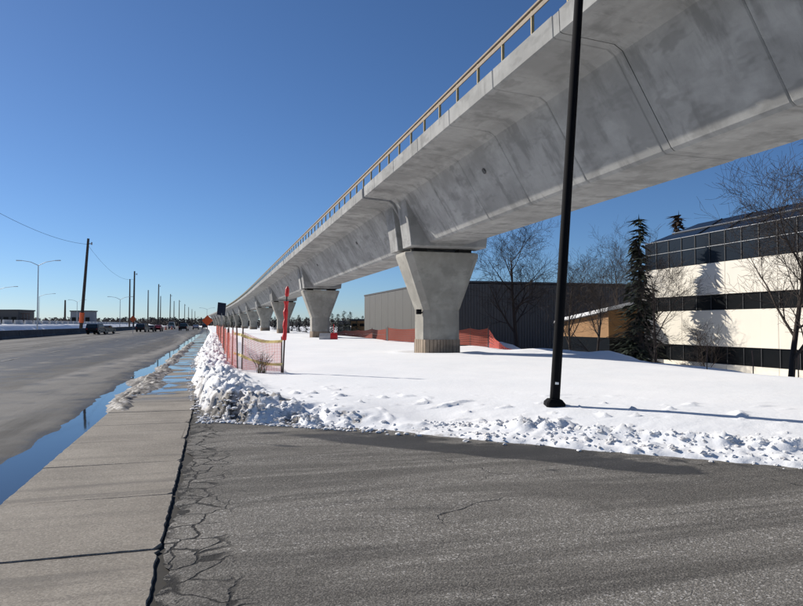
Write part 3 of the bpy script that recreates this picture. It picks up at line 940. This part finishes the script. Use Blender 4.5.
# ------------------------------------------------------------------ trees
def bare_tree(name, loc, height, spread, seed, label, mats=('bark','twig'), levels=4, trunk_frac=.28, r0=None, lean=0, dens=1.0, group=None, upright=.35):
    r_ = random.Random(seed)
    root = empty(name, loc); tag(root, label, "tree", group)
    T = MB(); C = MB()
    r0 = r0 or height*.016
    def rnd_perp(d):
        v = Vector((r_.gauss(0,1), r_.gauss(0,1), r_.gauss(0,1))); v -= d*v.dot(d)
        return v.normalized() if v.length > 1e-4 else d.orthogonal().normalized()
    def grow(p, d, L, rad, lev):
        mbx = T if lev <= 0 else C
        nseg = 6 if lev == 0 else (5 if lev < 3 else 3)
        pts = [p.copy()]; rads = [rad]; dirs = [d.copy()]
        q = p.copy(); dd = d.copy()
        for i in range(nseg):
            dd = (dd + rnd_perp(dd)*r_.uniform(.04, .16 + .05*lev) + Vector((0,0,upright*.18))).normalized()
            q = q + dd*(L/nseg)
            pts.append(q.copy()); rads.append(max(.0055, rad*(1-.78*(i+1)/nseg))); dirs.append(dd.copy())
        mbx.tube(pts, rads, 8 if lev == 0 else (5 if lev == 1 else 3), cap=lev < 2)
        if lev >= levels: return
        nch = [9, 7, 6, 5, 4][lev]*dens
        nch = int(nch + r_.random())
        for k in range(nch):
            t0 = trunk_frac if lev == 0 else .18
            t = t0 + (1-t0)*((k + r_.random()*.9)/nch)
            t = min(t, .985)
            f = t*nseg; i = min(int(f), nseg-1)
            bp = pts[i].lerp(pts[i+1], f-i); bd = dirs[i+1]; br = rads[i]+(rads[i+1]-rads[i])*(f-i)
            ang = R(r_.uniform(28, 58)) if lev else R(r_.uniform(26, 60)*(1.15-.5*t))
            nd = (bd*math.cos(ang) + rnd_perp(bd)*math.sin(ang)*spread).normalized()
            nl = L*(r_.uniform(.42, .7) if lev else r_.uniform(.4, .62)*(1.15-.55*t))
            grow(bp, nd, nl, max(.004, br*r_.uniform(.5, .72)), lev+1)
    grow(Vector((0,0,-.2)), Vector((lean,0,1)).normalized(), height*.8, r0, 0)
    T.build("trunk", MAT[mats[0]], root, smooth=True)
    c = C.build("crown", MAT[mats[1]], root)
    return root
def tloc(px, d):
    x, y = at(px, d); return (x, y, ground_z(x, y))
bare_tree("bare_tree", tloc(517, 43), 8.6, 1.15, 11, "wide bare maple beside the the orange fence end, dark against the warehouse", ('bark_dark','bark_dark'), 4, .25, r0=.17, lean=.06, dens=1.1)
bare_tree("bare_tree", tloc(594, 44), 7.6, 1.0, 23, "slim bare tree in front of the ochre wall", ('bark_dark','bark'), 4, .22, r0=.11)
bare_tree("bare_tree", tloc(572, 52), 9.0, 1.0, 29, "pale bare tree behind the black lamp post", ('bark','twig'), 4, .3, r0=.12)
bare_tree("bare_tree", tloc(654, 41), 8.6, .9, 37, "bare tree beside the dark spruce at the cream building corner", ('bark_dark','bark_dark'), 4, .2, r0=.12)
bare_tree("bare_tree", tloc(618, 58), 11.0, .9, 41, "tall pale bare tree behind the spruce by the ochre wall", ('bark','twig'), 4, .3, r0=.14)
bare_tree("bare_tree", tloc(789, 27), 9.6, 1.1, 55, "large bare tree before the cream building's long facade", ('bark_dark','twig'), 4, .24, r0=.15, lean=.02, dens=1.15)
bare_tree("bare_tree", tloc(706, 42), 4.2, 1.1, 61, "low bushy sapling against the cream wall", ('twig','twig'), 3, .06, r0=.05, dens=1.25)

def spruce(name, loc, height, rad, seed, label, mat='needles', full=1.0, group=None, base=.06, detail=1.0):
    r_ = random.Random(seed)
    root = empty(name, loc); tag(root, label, "tree", group)
    MB().tube([(0,0,-.3),(0,0,height*.5),(0,0,height*.98)], [height*.02, height*.012, .01], 6).build("trunk", MAT['bark_dark'], root)
    m = MB(); n = int(46*detail)
    for i in range(n):
        t = base + (1-base)*(i/n)
        z = t*height; R_ = rad*(1-t)**.85*(.8+.35*r_.random()) + .12
        nb = max(4, int(9*(1-t)*full*detail+3))
        for k in range(nb):
            a = r_.uniform(0, 6.283); L = R_*r_.uniform(.65, 1.1)
            ca, sa = math.cos(a), math.sin(a)
            ns = max(2, int(L/ (height*.045)))
            for j in range(ns):
                f = (j+.6)/ns*L; dz = -.18*f - .05*f*f/max(.3, rad) + .1*height*.02
                w = height*.028*(1.15-.5*j/ns)*r_.uniform(.7, 1.3)
                cx, cy, cz = ca*f, sa*f, z+dz
                for q in range(2):
                    ang = a + r_.uniform(-.9, .9); l = w*r_.uniform(1.6, 2.6)
                    tip = (cx+math.cos(ang)*l, cy+math.sin(ang)*l, cz - l*r_.uniform(.1, .7))
                    o = len(m.v); pr = ang+1.57; ww = w*.55
                    m.v += [(cx+math.cos(pr)*ww, cy+math.sin(pr)*ww, cz), (cx-math.cos(pr)*ww, cy-math.sin(pr)*ww, cz-r_.uniform(-.3,.5)*ww), tip]
                    m.f.append((o, o+1, o+2))
    for k in range(4):
        o = len(m.v); a = k*1.57; m.v += [(math.cos(a)*.1,math.sin(a)*.1,height*.95),(-math.cos(a)*.1,-math.sin(a)*.1,height*.95),(0,0,height*1.02)]; m.f.append((o,o+1,o+2))
    me = bpy.data.meshes.new("crown"); me.from_pydata(m.v, [], m.f); me.materials.append(MAT[mat]); link("crown", me, root)
    return root
spruce("spruce_tree", tloc(640, 50), 12.2, 2.1, 3, "tall dark spruce at the corner of the cream building", full=1.2)
x_, y_ = at(680, 72); spruce("spruce_tree", (x_, y_, -2.2), 16.3, 2.6, 9, "brownish spruce top showing above the cream building roof", 'needles_brown', full=.8)
# dark evergreens far under the viaduct
sp = None
lab = "dark evergreen in the far row under the viaduct"
spots = [(240,240,7),(247,230,8),(256,215,7.5),(275,190,7),(281,210,8),(292,185,6.5),(299,170,8),(306,180,9),(332,165,9.5),(338,160,10.5),(344,170,8.5),(350,165,9.5),(357,168,8.5),(363,175,7),(226,260,9),(232,250,8)]
for i, (px, d, h) in enumerate(spots):
    x_, y_ = at(px, d); z_ = ground_z(x_, y_)
    if sp is None:
        sp = spruce("evergreen_tree", (x_, y_, z_), 8, 2.6, 15, lab, group="evergreens under the viaduct", detail=.55); o = sp; 
    else:
        o = copy_tree(sp); o.location = (x_, y_, z_)
    s_ = (hz(314, d)-z_)/8*(.85+.3*rng.random()); o.scale = (s_*1.25, s_*1.25, s_); o.rotation_euler = (0, 0, rng.uniform(0, 6))

# stakes in the snow before the building
for i, (px, d, h) in enumerate(((706, 24, .95), (752, 21.5, .85), (797, 19.5, .75))):
    x_, y_ = at(px, d); g_ = ground_z(x_, y_)
    o = MB().tube([(0,0,-.3),(.02,.01,h*.5),(.03*(-1)**i,0,h)], [.02,.018,.016], 5).build("stake", MAT['stake'], loc=(x_, y_, g_))
    tag(o, "thin dark stake in the snow before the cream building", "stake", "stakes before the building")

# ------------------------------------------------------------------ office building
BX, BY0, BY1, BG = 35.0, 2.0, 46.8, -2.4
ob = empty("office_building", (BX, BY1, BG)); tag(ob, "cream office building with dark ribbon windows and glazed top floor", "building")
def zz_(dy): return CAM_H + dy*.0844 - BG        # heights taken at the far corner
def obox(name, mat, x0, x1, y0, y1, z0, z1, par=ob, bev=0):
    m = MB(); (m.bbox(x0-BX, x1-BX, y0-BY1, y1-BY1, z0, z1, bev) if bev else m.box(x0-BX, x1-BX, y0-BY1, y1-BY1, z0, z1))
    return m.build(name, mat, par)
Z = {k: zz_(v) for k, v in dict(w3b=-60, d3b=-34, d3t=-19, d2b=12, d2t=25.5, d1b=53, d1m=68, d1t=80, top=92).items()}
core = obox("wall", MAT['mullion'], BX+.25, BX+30, BY0, BY1-.05, -.5, Z['d1t']-.05)
# cream bands split into panels
PL = 4.48
for z0, z1 in ((-.3, Z['d3b']), (Z['d3t'], Z['d2b']), (Z['d2t'], Z['d1b'])):
    y = BY0; k = 0
    while y < BY1 - .1:
        y2 = min(BY1, y+PL)
        obox("wall_panel", MAT['cream'], BX, BX+.24, y+.008, y2-.008, z0, z1, bev=.012)
        y += PL
    obox("wall_panel", MAT['cream'], BX+.01, BX+30, BY1-.04, BY1+.12, z0, z1)
PW = 1.493
for z0, z1, mat, dp in ((Z['d3b'], Z['d3t'], 'darkwin', .14), (Z['d2b'], Z['d2t'], 'darkwin', .14), (Z['d1b'], Z['d1m'], 'bluewin', .06), (Z['d1m'], Z['d1t'], 'bluewin', .06)):
    y = BY0
    while y < BY1-.2:
        y2 = min(BY1-.02, y+PW)
        pn = obox("window_pane", MAT[mat], BX+dp, BX+dp+.06, y+.03, y2-.03, z0+.04, z1-.04)
        y += PW
    y = BY0
    while y < BY1-.2:
        obox("mullion", MAT['mullion'], BX+dp-.05, BX+dp+.09, y-.027, y+.027, z0+.002, z1-.002)
        y += PW
    obox("window_rail", MAT['steel'] if mat == 'bluewin' else MAT['mullion'], BX+dp-.05, BX+.24, BY0, BY1-.01, z1-.037, z1+.0)
# sloped glazed attic, hipped at the far corner
m = MB()
zt, zb = Z['top']+.35, Z['d1t']+.02
m.add([(.25, BY0-BY1, zb), (.25, -.1, zb), (30, -.1, zb), (30, BY0-BY1, zb), (2.6, BY0-BY1, zt), (2.6, -3.4, zt), (28, -3.4, zt), (28, BY0-BY1, zt)],
      [(0,1,5,4),(1,2,6,5),(2,3,7,6),(3,0,4,7),(4,5,6,7),(3,2,1,0)])
at_o = m.build("sloped_glazing", MAT['bluewin'], ob)
y = BY0
while y < BY1-3:
    MB().tube([(.22, y-BY1, zb+.02), (2.57, y-BY1, zt+.02)], .035, 4).build("glazing_bar", MAT['mullion'], at_o); y += PW*2
MB().tube([(1.38, BY0-BY1, (zb+zt)/2+.02), (1.38, -1.8, (zb+zt)/2+.02)], .05, 4).build("glazing_bar", MAT['steel'], at_o)

# ------------------------------------------------------------------ warehouse and ochre wing
WX0, WY0 = 28.0, 78.0
wh = empty("warehouse", (WX0, WY0, -2.3)); tag(wh, "long low dark grey metal clad warehouse behind the viaduct", "warehouse")
ztop = 5.35 + CAM_H + 2.3
MB().box(.12, 46, .12, 44, -.5, ztop-.1).build("wall", MAT['clad_dark'], wh)
for k in range(10):
    MB().bbox(0, .1, k*4.4+.012, k*4.4+4.388, .6, ztop, .02).build("wall_panel", MAT['cladding'], wh)
m = MB()
for k in range(116): m.box(.1+k*.4, .1+k*.4+.2, .06, .12, .5, ztop-.12)
o = m.build("corrugation", MAT['clad_dark'], wh); tag(o, kind="stuff")
MB().box(-.06, 46.1, -.04, 44.2, ztop+.002, ztop+.25).build("roof_edge", MAT['roof_dark'], wh)
ow = empty("ochre_wing", (32.0, 47.6, -2.4)); tag(ow, "low ochre brick wing with snow on its sloping roof between the warehouse and cream building", "building")
MB().rings([[(0, 0, 2.9), (9, 0, 2.9), (9, 0, 6.3), (0, 0, 5.15)], [(0, 8.2, 2.9), (9, 8.2, 2.9), (9, 8.2, 5.3), (0, 8.2, 4.2)]]).build("wall", MAT['ochre'], ow)
MB().box(.05, 9, -.04, 8.24, -.5, 2.89).build("base_wall", MAT['darkwin'], ow)
m = MB(); m.rings([[(-.35, -.3, 5.14), (9.2, -.3, 6.9), (9.2, -.3, 7.4), (-.25, -.3, 5.45)], [(-.35, 8.5, 4.19), (9.2, 8.5, 5.9), (9.2, 8.5, 6.4), (-.25, 8.5, 4.5)]]); m.build("snowy_roof", MAT['snow'], ow)
MB().tube([(-.36, -.3, 5.08), (-.36, 8.5, 4.13)], .07, 5).build("gutter", MAT['roof_dark'], ow)

# ------------------------------------------------------------------ left side of the road
BAR = [(-.3, 0), (.3, 0), (.3, .08), (.17, .3), (.1, .95), (-.1, .95), (-.17, .3), (-.3, .08)]
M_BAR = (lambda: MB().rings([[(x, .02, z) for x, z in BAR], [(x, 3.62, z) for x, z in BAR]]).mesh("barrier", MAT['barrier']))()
M_BAR2 = (lambda: MB().rings([[(x*1.2, .02, z) for x, z in BAR], [(x*1.2, 5.2, z) for x, z in BAR]]).mesh("barrier", MAT['barrier_pale']))()
y = 50
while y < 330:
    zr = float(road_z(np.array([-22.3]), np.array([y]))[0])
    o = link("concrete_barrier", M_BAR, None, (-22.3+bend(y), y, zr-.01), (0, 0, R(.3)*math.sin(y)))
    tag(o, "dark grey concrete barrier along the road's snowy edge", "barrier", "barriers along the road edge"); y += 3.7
y = 90
while y < 420:
    o = link("concrete_barrier", M_BAR2, None, (-36.6+bend(y), y, 1.5), None)
    tag(o, "pale concrete barrier on the raised snow bank beyond the road", "barrier", "barriers on the raised bank"); y += 7.2

def util_pole(px, d, ytop, label, lean=0, group=None, arm=True):
    x_, y_ = at(px, d); g_ = max(ground_z(x_, y_), -.1); h = hz(ytop, d) - g_
    root = empty("utility_pole", (x_, y_, g_)); tag(root, label, "utility pole", group)
    MB().tube([(0,0,-.4),(0,0,h*.5),(0,0,h)], [.32,.28,.22], 8).build("pole", MAT['wood'], root)
    if arm:
        MB().tube([(.1,0,h-1.0),(.75,0,h-.9)], .07, 5).build("bracket", MAT['wood'], root)
        MB().tube([(.7,0,h-1.15),(.7,0,h-.65)], [.16,.12], 8).build("insulator", MAT['steel'], root)
    root.rotation_euler = (0, lean, -YAW)
    return Vector((x_, y_, g_)), h
tops = []
b0, h0 = util_pole(81, 122, 238, "tall leaning utility pole with an orange band", R(3.8))
fx, fy = at(81.8, 121.6)
o = MB().tube([(0,0,0),(0,0,1.9)], .42, 10).build("orange_wrap", MAT['sign_orange'], loc=(fx, fy, hz(322, 121.6))); 
o.parent = [q for q in COL.objects if q.name.startswith("utility_pole")][0]; o.matrix_parent_inverse = o.parent.matrix_basis.inverted()
o.location = (0,0,0); o.matrix_parent_inverse = Matrix(); o.location = (0, 0, 1.6)
labF = "tall dark utility pole receding along the road's far side"
for px, d, yt in ((133.5, 198, 271), (158, 284, 284), (170, 363, 294), (179, 455, 300), (184.5, 540, 304)):
    util_pole(px, d, yt, labF, R(.5), "tall poles along the road")
labG = "shorter dark utility pole in the second row beyond the road"
for px, d, yt in ((129.5, 240, 279), (148, 311, 290), (160.5, 385, 296), (174, 420, 301), (188.5, 560, 307), (192, 620, 309), (195, 680, 311), (65, 190, 300)):
    util_pole(px, d, yt, labG, 0, "short poles beyond the road", arm=False)
# overhead cable
def cable(p, q, sag, lab):
    P = []
    for k in range(17):
        t = k/16; v = Vector(p).lerp(Vector(q), t); v.z -= sag*4*t*(1-t); P.append(v)
    tag(MB().tube(P, .022, 4).build("overhead_cable", MAT['blackpole']), lab, "cable")
def pix(px, py, d): x_, y_ = at(px, d); return (x_, y_, hz(py, d))
cable(pix(-20, 203, 70), pix(87, 244, 122), .9, "thin black overhead cable reaching the leaning pole from the road side")
cable(pix(87, 245, 122), pix(133.5, 279, 198), 2.2, "thin sagging overhead cable between the leaning pole and the next tall pole")

def street_light(px, d, ytop, label, double=True, arm=2.9):
    x_, y_ = at(px, d); g_ = ground_z(x_, y_); g_ = g_ if g_ > -.3 else -.05; h = hz(ytop, d)-g_
    root = empty("street_light", (x_, y_, g_), -YAW); tag(root, label, "street light")
    MB().tube([(0,0,-.3),(0,0,h-.7)], [.12,.07], 8).build("pole", MAT['steel'], root)
    for s_ in ((-1, 1) if double else (1,)):
        a_ = MB().tube([(0,0,h-.75),(s_*arm*.45,0,h-.15),(s_*arm,0,h+.12)], [.06,.05,.045], 6).build("arm", MAT['steel'], root)
        MB().rings([[(s_*arm,-.12,h+.06),(s_*arm,.12,h+.06),(s_*arm,.12,h+.16),(s_*arm,-.12,h+.16)],[(s_*(arm+.9),-.16,h+.06),(s_*(arm+.9),.16,h+.06),(s_*(arm+.9),.16,h+.2),(s_*(arm+.9),-.16,h+.2)]]).build("lamp_head", MAT['steel'], a_)
street_light(37.5, 112, 261, "double armed grey street light on the raised bank")
street_light(39, 205, 294, "single armed street light far behind the double one", False, 4.2)
street_light(77, 250, 300, "small far street light by the grey box building", True, 2.6)
street_light(-4, 150, 287, "street light reaching into view above the dark low building", False, 4.0)
street_light(120, 190, 297, "slim street light beside the tall utility poles", True, 2.8)
street_light(207, 330, 308, "small far street light by the end of the viaduct", True, 3.0)

# low buildings and woods on the horizon
def block(name, px0, px1, d, y0, ytop, mat, label, roofm='roof_dark', wins=0):
    xa, ya = at(px0, d); xb_, yb_ = at(px1, d)
    w = math.hypot(xb_-xa, yb_-ya); z1 = hz(ytop, d)
    root = empty(name, (xa, ya, 0), -YAW); tag(root, label, "building")
    MB().box(0, w, 0, w*.6, -1, z1-.5).build("wall", MAT[mat], root)
    MB().box(-.3, w+.3, -.3, w*.6+.3, z1-.49, z1).build("roof", MAT[roofm], root)
    for k in range(wins):
        MB().box(w*(k+.2)/wins, w*(k+.8)/wins, -.12, -.01, z1*.35, z1*.6).build("window", MAT['darkwin'], root)
    return root
block("low_building", -30, 18, 260, 325, 309.5, 'clad_dark', "dark flat roofed low building beyond the raised bank", wins=6)
block("box_building", 70.5, 91, 300, 326, 310.5, 'concrete_far', "grey box building behind the leaning utility pole", wins=3)
fr = empty("steel_frame", (*at(19, 262), 0), -YAW); tag(fr, "open steel frame beside the dark low building", "frame")
zt = hz(313, 262)
MB().box(0, 4.5, 0, .4, zt-.4, zt).build("beam", MAT['stake'], fr); MB().box(0, 3.2, 0, .4, zt-2.4, zt-2.1).build("beam", MAT['stake'], fr)
for k in range(4): MB().box(.2+k*1.2, .45+k*1.2, 0, .4, -1, zt-.41).build("column", MAT['stake'], fr)
# house roofs beyond the field
for i, (p0, p1, d, yt, lab) in enumerate(((338, 350, 190, 320.5, "small far house by the dull red fence"), (351, 366, 170, 319, "larger far house touching the warehouse corner"))):
    block("far_house", p0, p1, d, 326, yt, 'ochre' if i else 'barrier', lab, wins=2)
# far woods
m = MB(); r_ = random.Random(99)
def wood_tree(x, y, h):
    o = len(m.v); w = h*.32
    for k in range(16):
        a = r_.uniform(0, 6.28); rr = r_.uniform(0, w); zc = r_.uniform(.05, .9)**1.3*h; s_ = h*r_.uniform(.1, .22)
        rr *= math.sin(math.pi*min(1, zc/h*.9+.1))
        c = (x+math.cos(a)*rr, y+math.sin(a)*rr, zc); o = len(m.v)
        for q in range(3): m.v.append((c[0]+r_.uniform(-s_, s_), c[1]+r_.uniform(-s_, s_), c[2]+r_.uniform(-s_, s_)))
        m.f.append((o, o+1, o+2))
for k in range(1800):
    px = r_.uniform(-120, 232); d = r_.uniform(480, 900); x_, y_ = at(px, d); wood_tree(x_, y_, r_.uniform(.5, 1)*hz(316.5, d))
for k in range(700):
    px = r_.uniform(228, 420); d = r_.uniform(380, 700); x_, y_ = at(px, d); wood_tree(x_, y_, r_.uniform(.5, 1)*hz(317, d))
me = bpy.data.meshes.new("far_woods"); me.from_pydata(m.v, [], m.f); me.materials.append(MAT['farwood'])
tag(link("far_woods", me), "far brown bare woods along the horizon", "woods", kind="stuff")

# ------------------------------------------------------------------ signs and barrels
def diamond(px, py, d, s_, label, post_h=None):
    x_, y_ = at(px, d); z_ = hz(py, d); root = empty("road_sign", (x_, y_, 0), -YAW); tag(root, label, "sign")
    MB().prism_y([(0, z_-s_), (s_, z_), (0, z_+s_), (-s_, z_)], -.03, 0).build("sign_face", MAT['sign_orange'], root)
    MB().tube([(0,.04,-.1),(0,.04,z_+s_*.8)], .04, 6).build("post", MAT['steel'], root)
diamond(133, 319, 118, .66, "orange diamond road sign by the tall utility poles")
diamond(207.5, 320.5, 95, .8, "orange diamond road sign at the far end of the orange fence")
# solar panel on a leaning mast
x_, y_ = at(221.5, 96); sp_ = empty("solar_panel", (x_, y_, ground_z(x_, y_)), -YAW); tag(sp_, "dark blue solar panel tilted on a mast by the viaduct's far end", "solar panel")
zc = hz(309, 96) - ground_z(x_, y_)
MB().bbox(-.62, .62, -.05, .05, -.95, .95, .02).build("panel", MAT['solar'], sp_, (0,0,zc), (R(12), R(8), 0))
MB().tube([(0,.12,0),(0,.12,zc)], .05, 6).build("mast", MAT['steel'], sp_)

# ------------------------------------------------------------------ vehicles
PAINT = {}
def car_paint(n, c):
    if n not in PAINT: PAINT[n] = plain(n, c, .3, var=.08)
    return PAINT[n]
MAT['tail'] = plain("red tail light", (.5, .01, .01), .3)
MAT['rim'] = plain("alloy rim", (.3,.3,.31), .35, metal=.7)
def car(x, y, z, rz, kind, color, name, label, cat):
    """vehicle pointing along +Y in its own frame"""
    root = empty(name, (x, y, z), rz); tag(root, label, cat)
    P = {'suv': dict(L=4.7, W=1.9, H=1.75, belt=1.05, prof=[(-.48,.45),(-.49,1.0),(-.46,1.68),(-.40,1.74),(.08,1.75),(.22,1.1),(.46,.95),(.49,.7),(.48,.4)], gl=(-.40,.13)),
         'sedan': dict(L=4.6, W=1.8, H=1.45, belt=.92, prof=[(-.48,.4),(-.49,.85),(-.44,.95),(-.32,.98),(-.20,1.40),(.05,1.44),(.22,.98),(.46,.82),(.49,.6),(.48,.35)], gl=(-.24,.14)),
         'pickup': dict(L=5.6, W=2.0, H=1.9, belt=1.12, prof=[(-.48,.55),(-.49,1.12),(-.10,1.14),(-.08,1.82),(-.03,1.88),(.13,1.88),(.22,1.18),(.46,1.05),(.49,.8),(.48,.5)], gl=(-.07,.17)),
         'van': dict(L=5.6, W=2.0, H=2.4, belt=1.3, prof=[(-.48,.5),(-.49,1.3),(-.48,2.3),(-.45,2.4),(.28,2.4),(.40,1.35),(.47,1.15),(.49,.8),(.48,.45)], gl=(-.46,.30))}[kind]
    L, W = P['L'], P['W']
    prof = [(t*L, zz) for t, zz in P['prof']]
    def inw(zz): return W/2 - max(0, zz-P['belt'])*.22
    m = MB()
    rs = []
    for sx in (-1, 1):
        rs.append([(sx*(inw(zz)-.05), yy*.985, zz if zz > .6 else zz+.04) for yy, zz in prof]); rs.append([(sx*inw(zz), yy, zz) for yy, zz in prof])
    m.rings([rs[0], rs[1]] and [rs[1-0] if False else rs[1], rs[0]][::-1][:1] + [] if False else [rs[0] if False else rs[0]], cap=False) if False else None
    m.rings([rs[1], rs[3]])
    m.build("body", car_paint("car paint "+str(color), color), root)
    g0, g1 = P['gl'][0]*L, P['gl'][1]*L; top = P['H']-.14; bt = P['belt']+.03
    for sx in (-1, 1):
        q = [(g0+.12, bt), (g1+.25, bt), (g1-.15, top), (g0+.2, top)]
        mm = MB(); mm.rings([[(sx*(inw(zz)+.006), yy, zz) for yy, zz in q], [(sx*(inw(zz)-.02), yy, zz) for yy, zz in q]]); mm.build("side_window", MAT['glass'], root)
    ry = {'suv': -.478, 'sedan': -.27, 'pickup': -.094, 'van': -.49}[kind]*L
    wz0, wz1 = bt+.02, top-.02
    sl = {'sedan': .12*L, 'suv': .02*L}.get(kind, .01*L)
    mm = MB(); mm.add([(-inw(wz0)+.14, ry-.03-(.03*L if kind=='sedan' else 0), wz0), (inw(wz0)-.14, ry-.03-(.03*L if kind=='sedan' else 0), wz0), (inw(wz1)-.12, ry-.03+sl*.6, wz1), (-inw(wz1)+.12, ry-.03+sl*.6, wz1)], [(0,1,2,3)])
    mm.build("rear_window", MAT['glass'], root)
    for sx in (-1, 1):
        MB().bbox(sx*(W/2-.32) if sx < 0 else W/2-.32+.1, sx*(W/2-.12)+ (0 if sx>0 else -.0) if sx > 0 else -(W/2-.32)+.22-.0, -.492*L-.03, -.492*L+.05, .78, 1.02, .01).build("tail_light", MAT['tail'], root) if sx > 0 else \
            MB().bbox(-(W/2-.12), -(W/2-.32)-.02, -.492*L-.03, -.492*L+.05, .78, 1.02, .01).build("tail_light", MAT['tail'], root)
    MB().bbox(-W/2+.06, W/2-.06, -.5*L-.02, -.47*L, .42, .62, .02).build("bumper", MAT['blackpole'], root)
    wr = .36 if kind in ('suv','sedan') else .4
    for sx in (-1, 1):
        for wy_ in (-.31*L, .31*L):
            w = MB().tube([(sx*(W/2-.24), wy_, wr), (sx*(W/2+.01), wy_, wr)], wr, 16).build("wheel", MAT['rubber'], root)
            MB().tube([(sx*(W/2), wy_, wr), (sx*(W/2+.025), wy_, wr)], wr*.6, 12).build("rim", MAT['rim'], w)
    return root
def put_car(px, d, kind, color, label, cat, name, rz=0):
    x_, y_ = at(px, d); car(x_, y_, -.03, rz, kind, color, name, label, cat)
put_car(97, 106, 'suv', (.01,.01,.012), "black boxy sport utility vehicle on the outer lane", "car", "sport_utility_vehicle", R(-10))
put_car(106, 113, 'sedan', (.012,.012,.014), "black low sedan just ahead of the boxy black vehicle", "car", "sedan_car", R(-14))
put_car(143, 138, 'suv', (.02,.022,.025), "dark grey sport utility vehicle ahead of two dark sedans", "car", "sport_utility_vehicle", R(-8))
put_car(151, 146, 'sedan', (.03,.03,.03), "dark sedan beside a red sedan in far traffic", "car", "sedan_car", R(-6))
put_car(158, 150, 'sedan', (.25,.015,.015), "small red sedan in far traffic", "car", "sedan_car", R(-4))
put_car(184, 165, 'pickup', (.012,.012,.014), "black pickup truck in the middle of the far road", "truck", "pickup_truck", R(-4))
put_car(172, 220, 'van', (.5,.5,.5), "pale van far ahead in traffic", "van", "van", 0)
put_car(196, 200, 'sedan', (.3,.3,.32), "silver sedan near the far curb", "car", "sedan_car", 0)
put_car(205, 230, 'suv', (.04,.04,.045), "charcoal sport utility vehicle far off by the snow bank", "car", "sport_utility_vehicle", 0)
# far traffic barrels
for k, (px, d) in enumerate(((154, 175), (160, 185), (166, 190), (172, 200))):
    x_, y_ = at(px, d); r0 = empty("traffic_barrel", (x_, y_, -.03)); tag(r0, "orange traffic barrel standing in the far roadway", "barrel", "far orange barrels")
    MB().tube([(0,0,0),(0,0,.9),(0,0,1.0)], [.3,.24,.2], 10).build("drum", MAT['sign_orange'], r0); MB().tube([(0,0,.5),(0,0,.66)], [.285,.275], 10, cap=False).build("stripe", MAT['white'], r0)

# ------------------------------------------------------------------ loose snow and slush
def chunk(m, x, y, z, s_, r_):
    n = 6; o = len(m.v)
    rot = r_.uniform(0, 6.28); sq = r_.uniform(.55, .9)
    m.v.append((x, y, z - s_*.5))
    for lay, (zz, rr) in enumerate(((-.1, .95), (.4, .7))):
        for k in range(n):
            a = rot + 6.283*k/n + lay*.4 + r_.uniform(-.25, .25); q = rr*r_.uniform(.7, 1.2)
            m.v.append((x+math.cos(a)*q*s_, y+math.sin(a)*q*s_, z+(zz+r_.uniform(-.15,.15))*s_*sq))
    m.v.append((x, y, z+s_*.62*sq))
    for k in range(n):
        k2 = (k+1) % n
        m.f += [(o, o+1+k2, o+1+k), (o+1+k, o+1+k2, o+1+n+k2, o+1+n+k), (o+1+n+k, o+1+n+k2, o+1+2*n)]
r_ = random.Random(5)
m = MB(); cand = []
while len(cand) < 2600:
    u = r_.random()
    if u < .45: Y = 11.3+ (r_.random()**1.6)*40; X = np.interp(Y, [10.5, 11.6, 14, 20, 30, 60], [-.12,-.14,-.3,-.62,-.75,-.75]) + abs(r_.gauss(0, .55)) - .12
    elif u < .72: X = r_.uniform(-.2, 1.4)+abs(r_.gauss(0,.8)); Y = float(yb(X)) + abs(r_.gauss(0, .5)) - .03
    else: X = r_.uniform(3.3, 8.6); Y = float(yb(X)) + r_.choice((.3, .6, 1.1, 1.15, 1.2)) + r_.gauss(0, .15)
    cand.append((X, Y, r_.choice((.012,.015,.02,.025,.03,.035,.05)) * r_.uniform(.7, 1.3)))
A = np.array([(c[0], c[1]) for c in cand]); hh, s_a, e_a, _ = snow_height(A[:,0], A[:,1])
for (X, Y, s_), h in zip(cand, hh):
    chunk(m, X, Y, max(h, 0.0)+s_*.15, s_, r_)
tag(m.build("snow_chunks", MAT['chunk']), "scattered lumps of ploughed snow along the banks", "snow", kind="stuff")
sx = axis([(-2.6, -.55, .04)]); sy = axis([(11.2, 26, .06), (26, 60, .15)])
SX, SY = np.meshgrid(sx, sy)
body = fbm(SX*1.1, SY*.8, 4, 401); fine = fbm(SX*6, SY*6, 3, 405)
cen = -1.75 + .12*np.sin(SY*1.1)
env = np.exp(-((SX-cen)/(.28+.22*sst(15, 18, SY)*sst(26, 21, SY)))**2)*sst(12.4, 14.2, SY)
SZ = -.075 + .17*env*(body+.15) + .11*env*(fine-.45) + .05*env*chunkfield(SX, SY, 8, 411)
SZ = np.where(SX < -1.88, SZ-.05, SZ)
me = np_mesh("dirty_slush", np.stack([SX, SY, SZ], -1).reshape(-1,3), (lambda I: np.stack([I[:-1,:-1], I[:-1,1:], I[1:,1:], I[1:,:-1]], -1).reshape(-1,4))(np.arange(SX.size).reshape(SX.shape)), MAT['slush'])
tag(link("dirty_slush", me), "dirty frozen slush along the gutter edge of the sidewalk", "slush", kind="stuff")
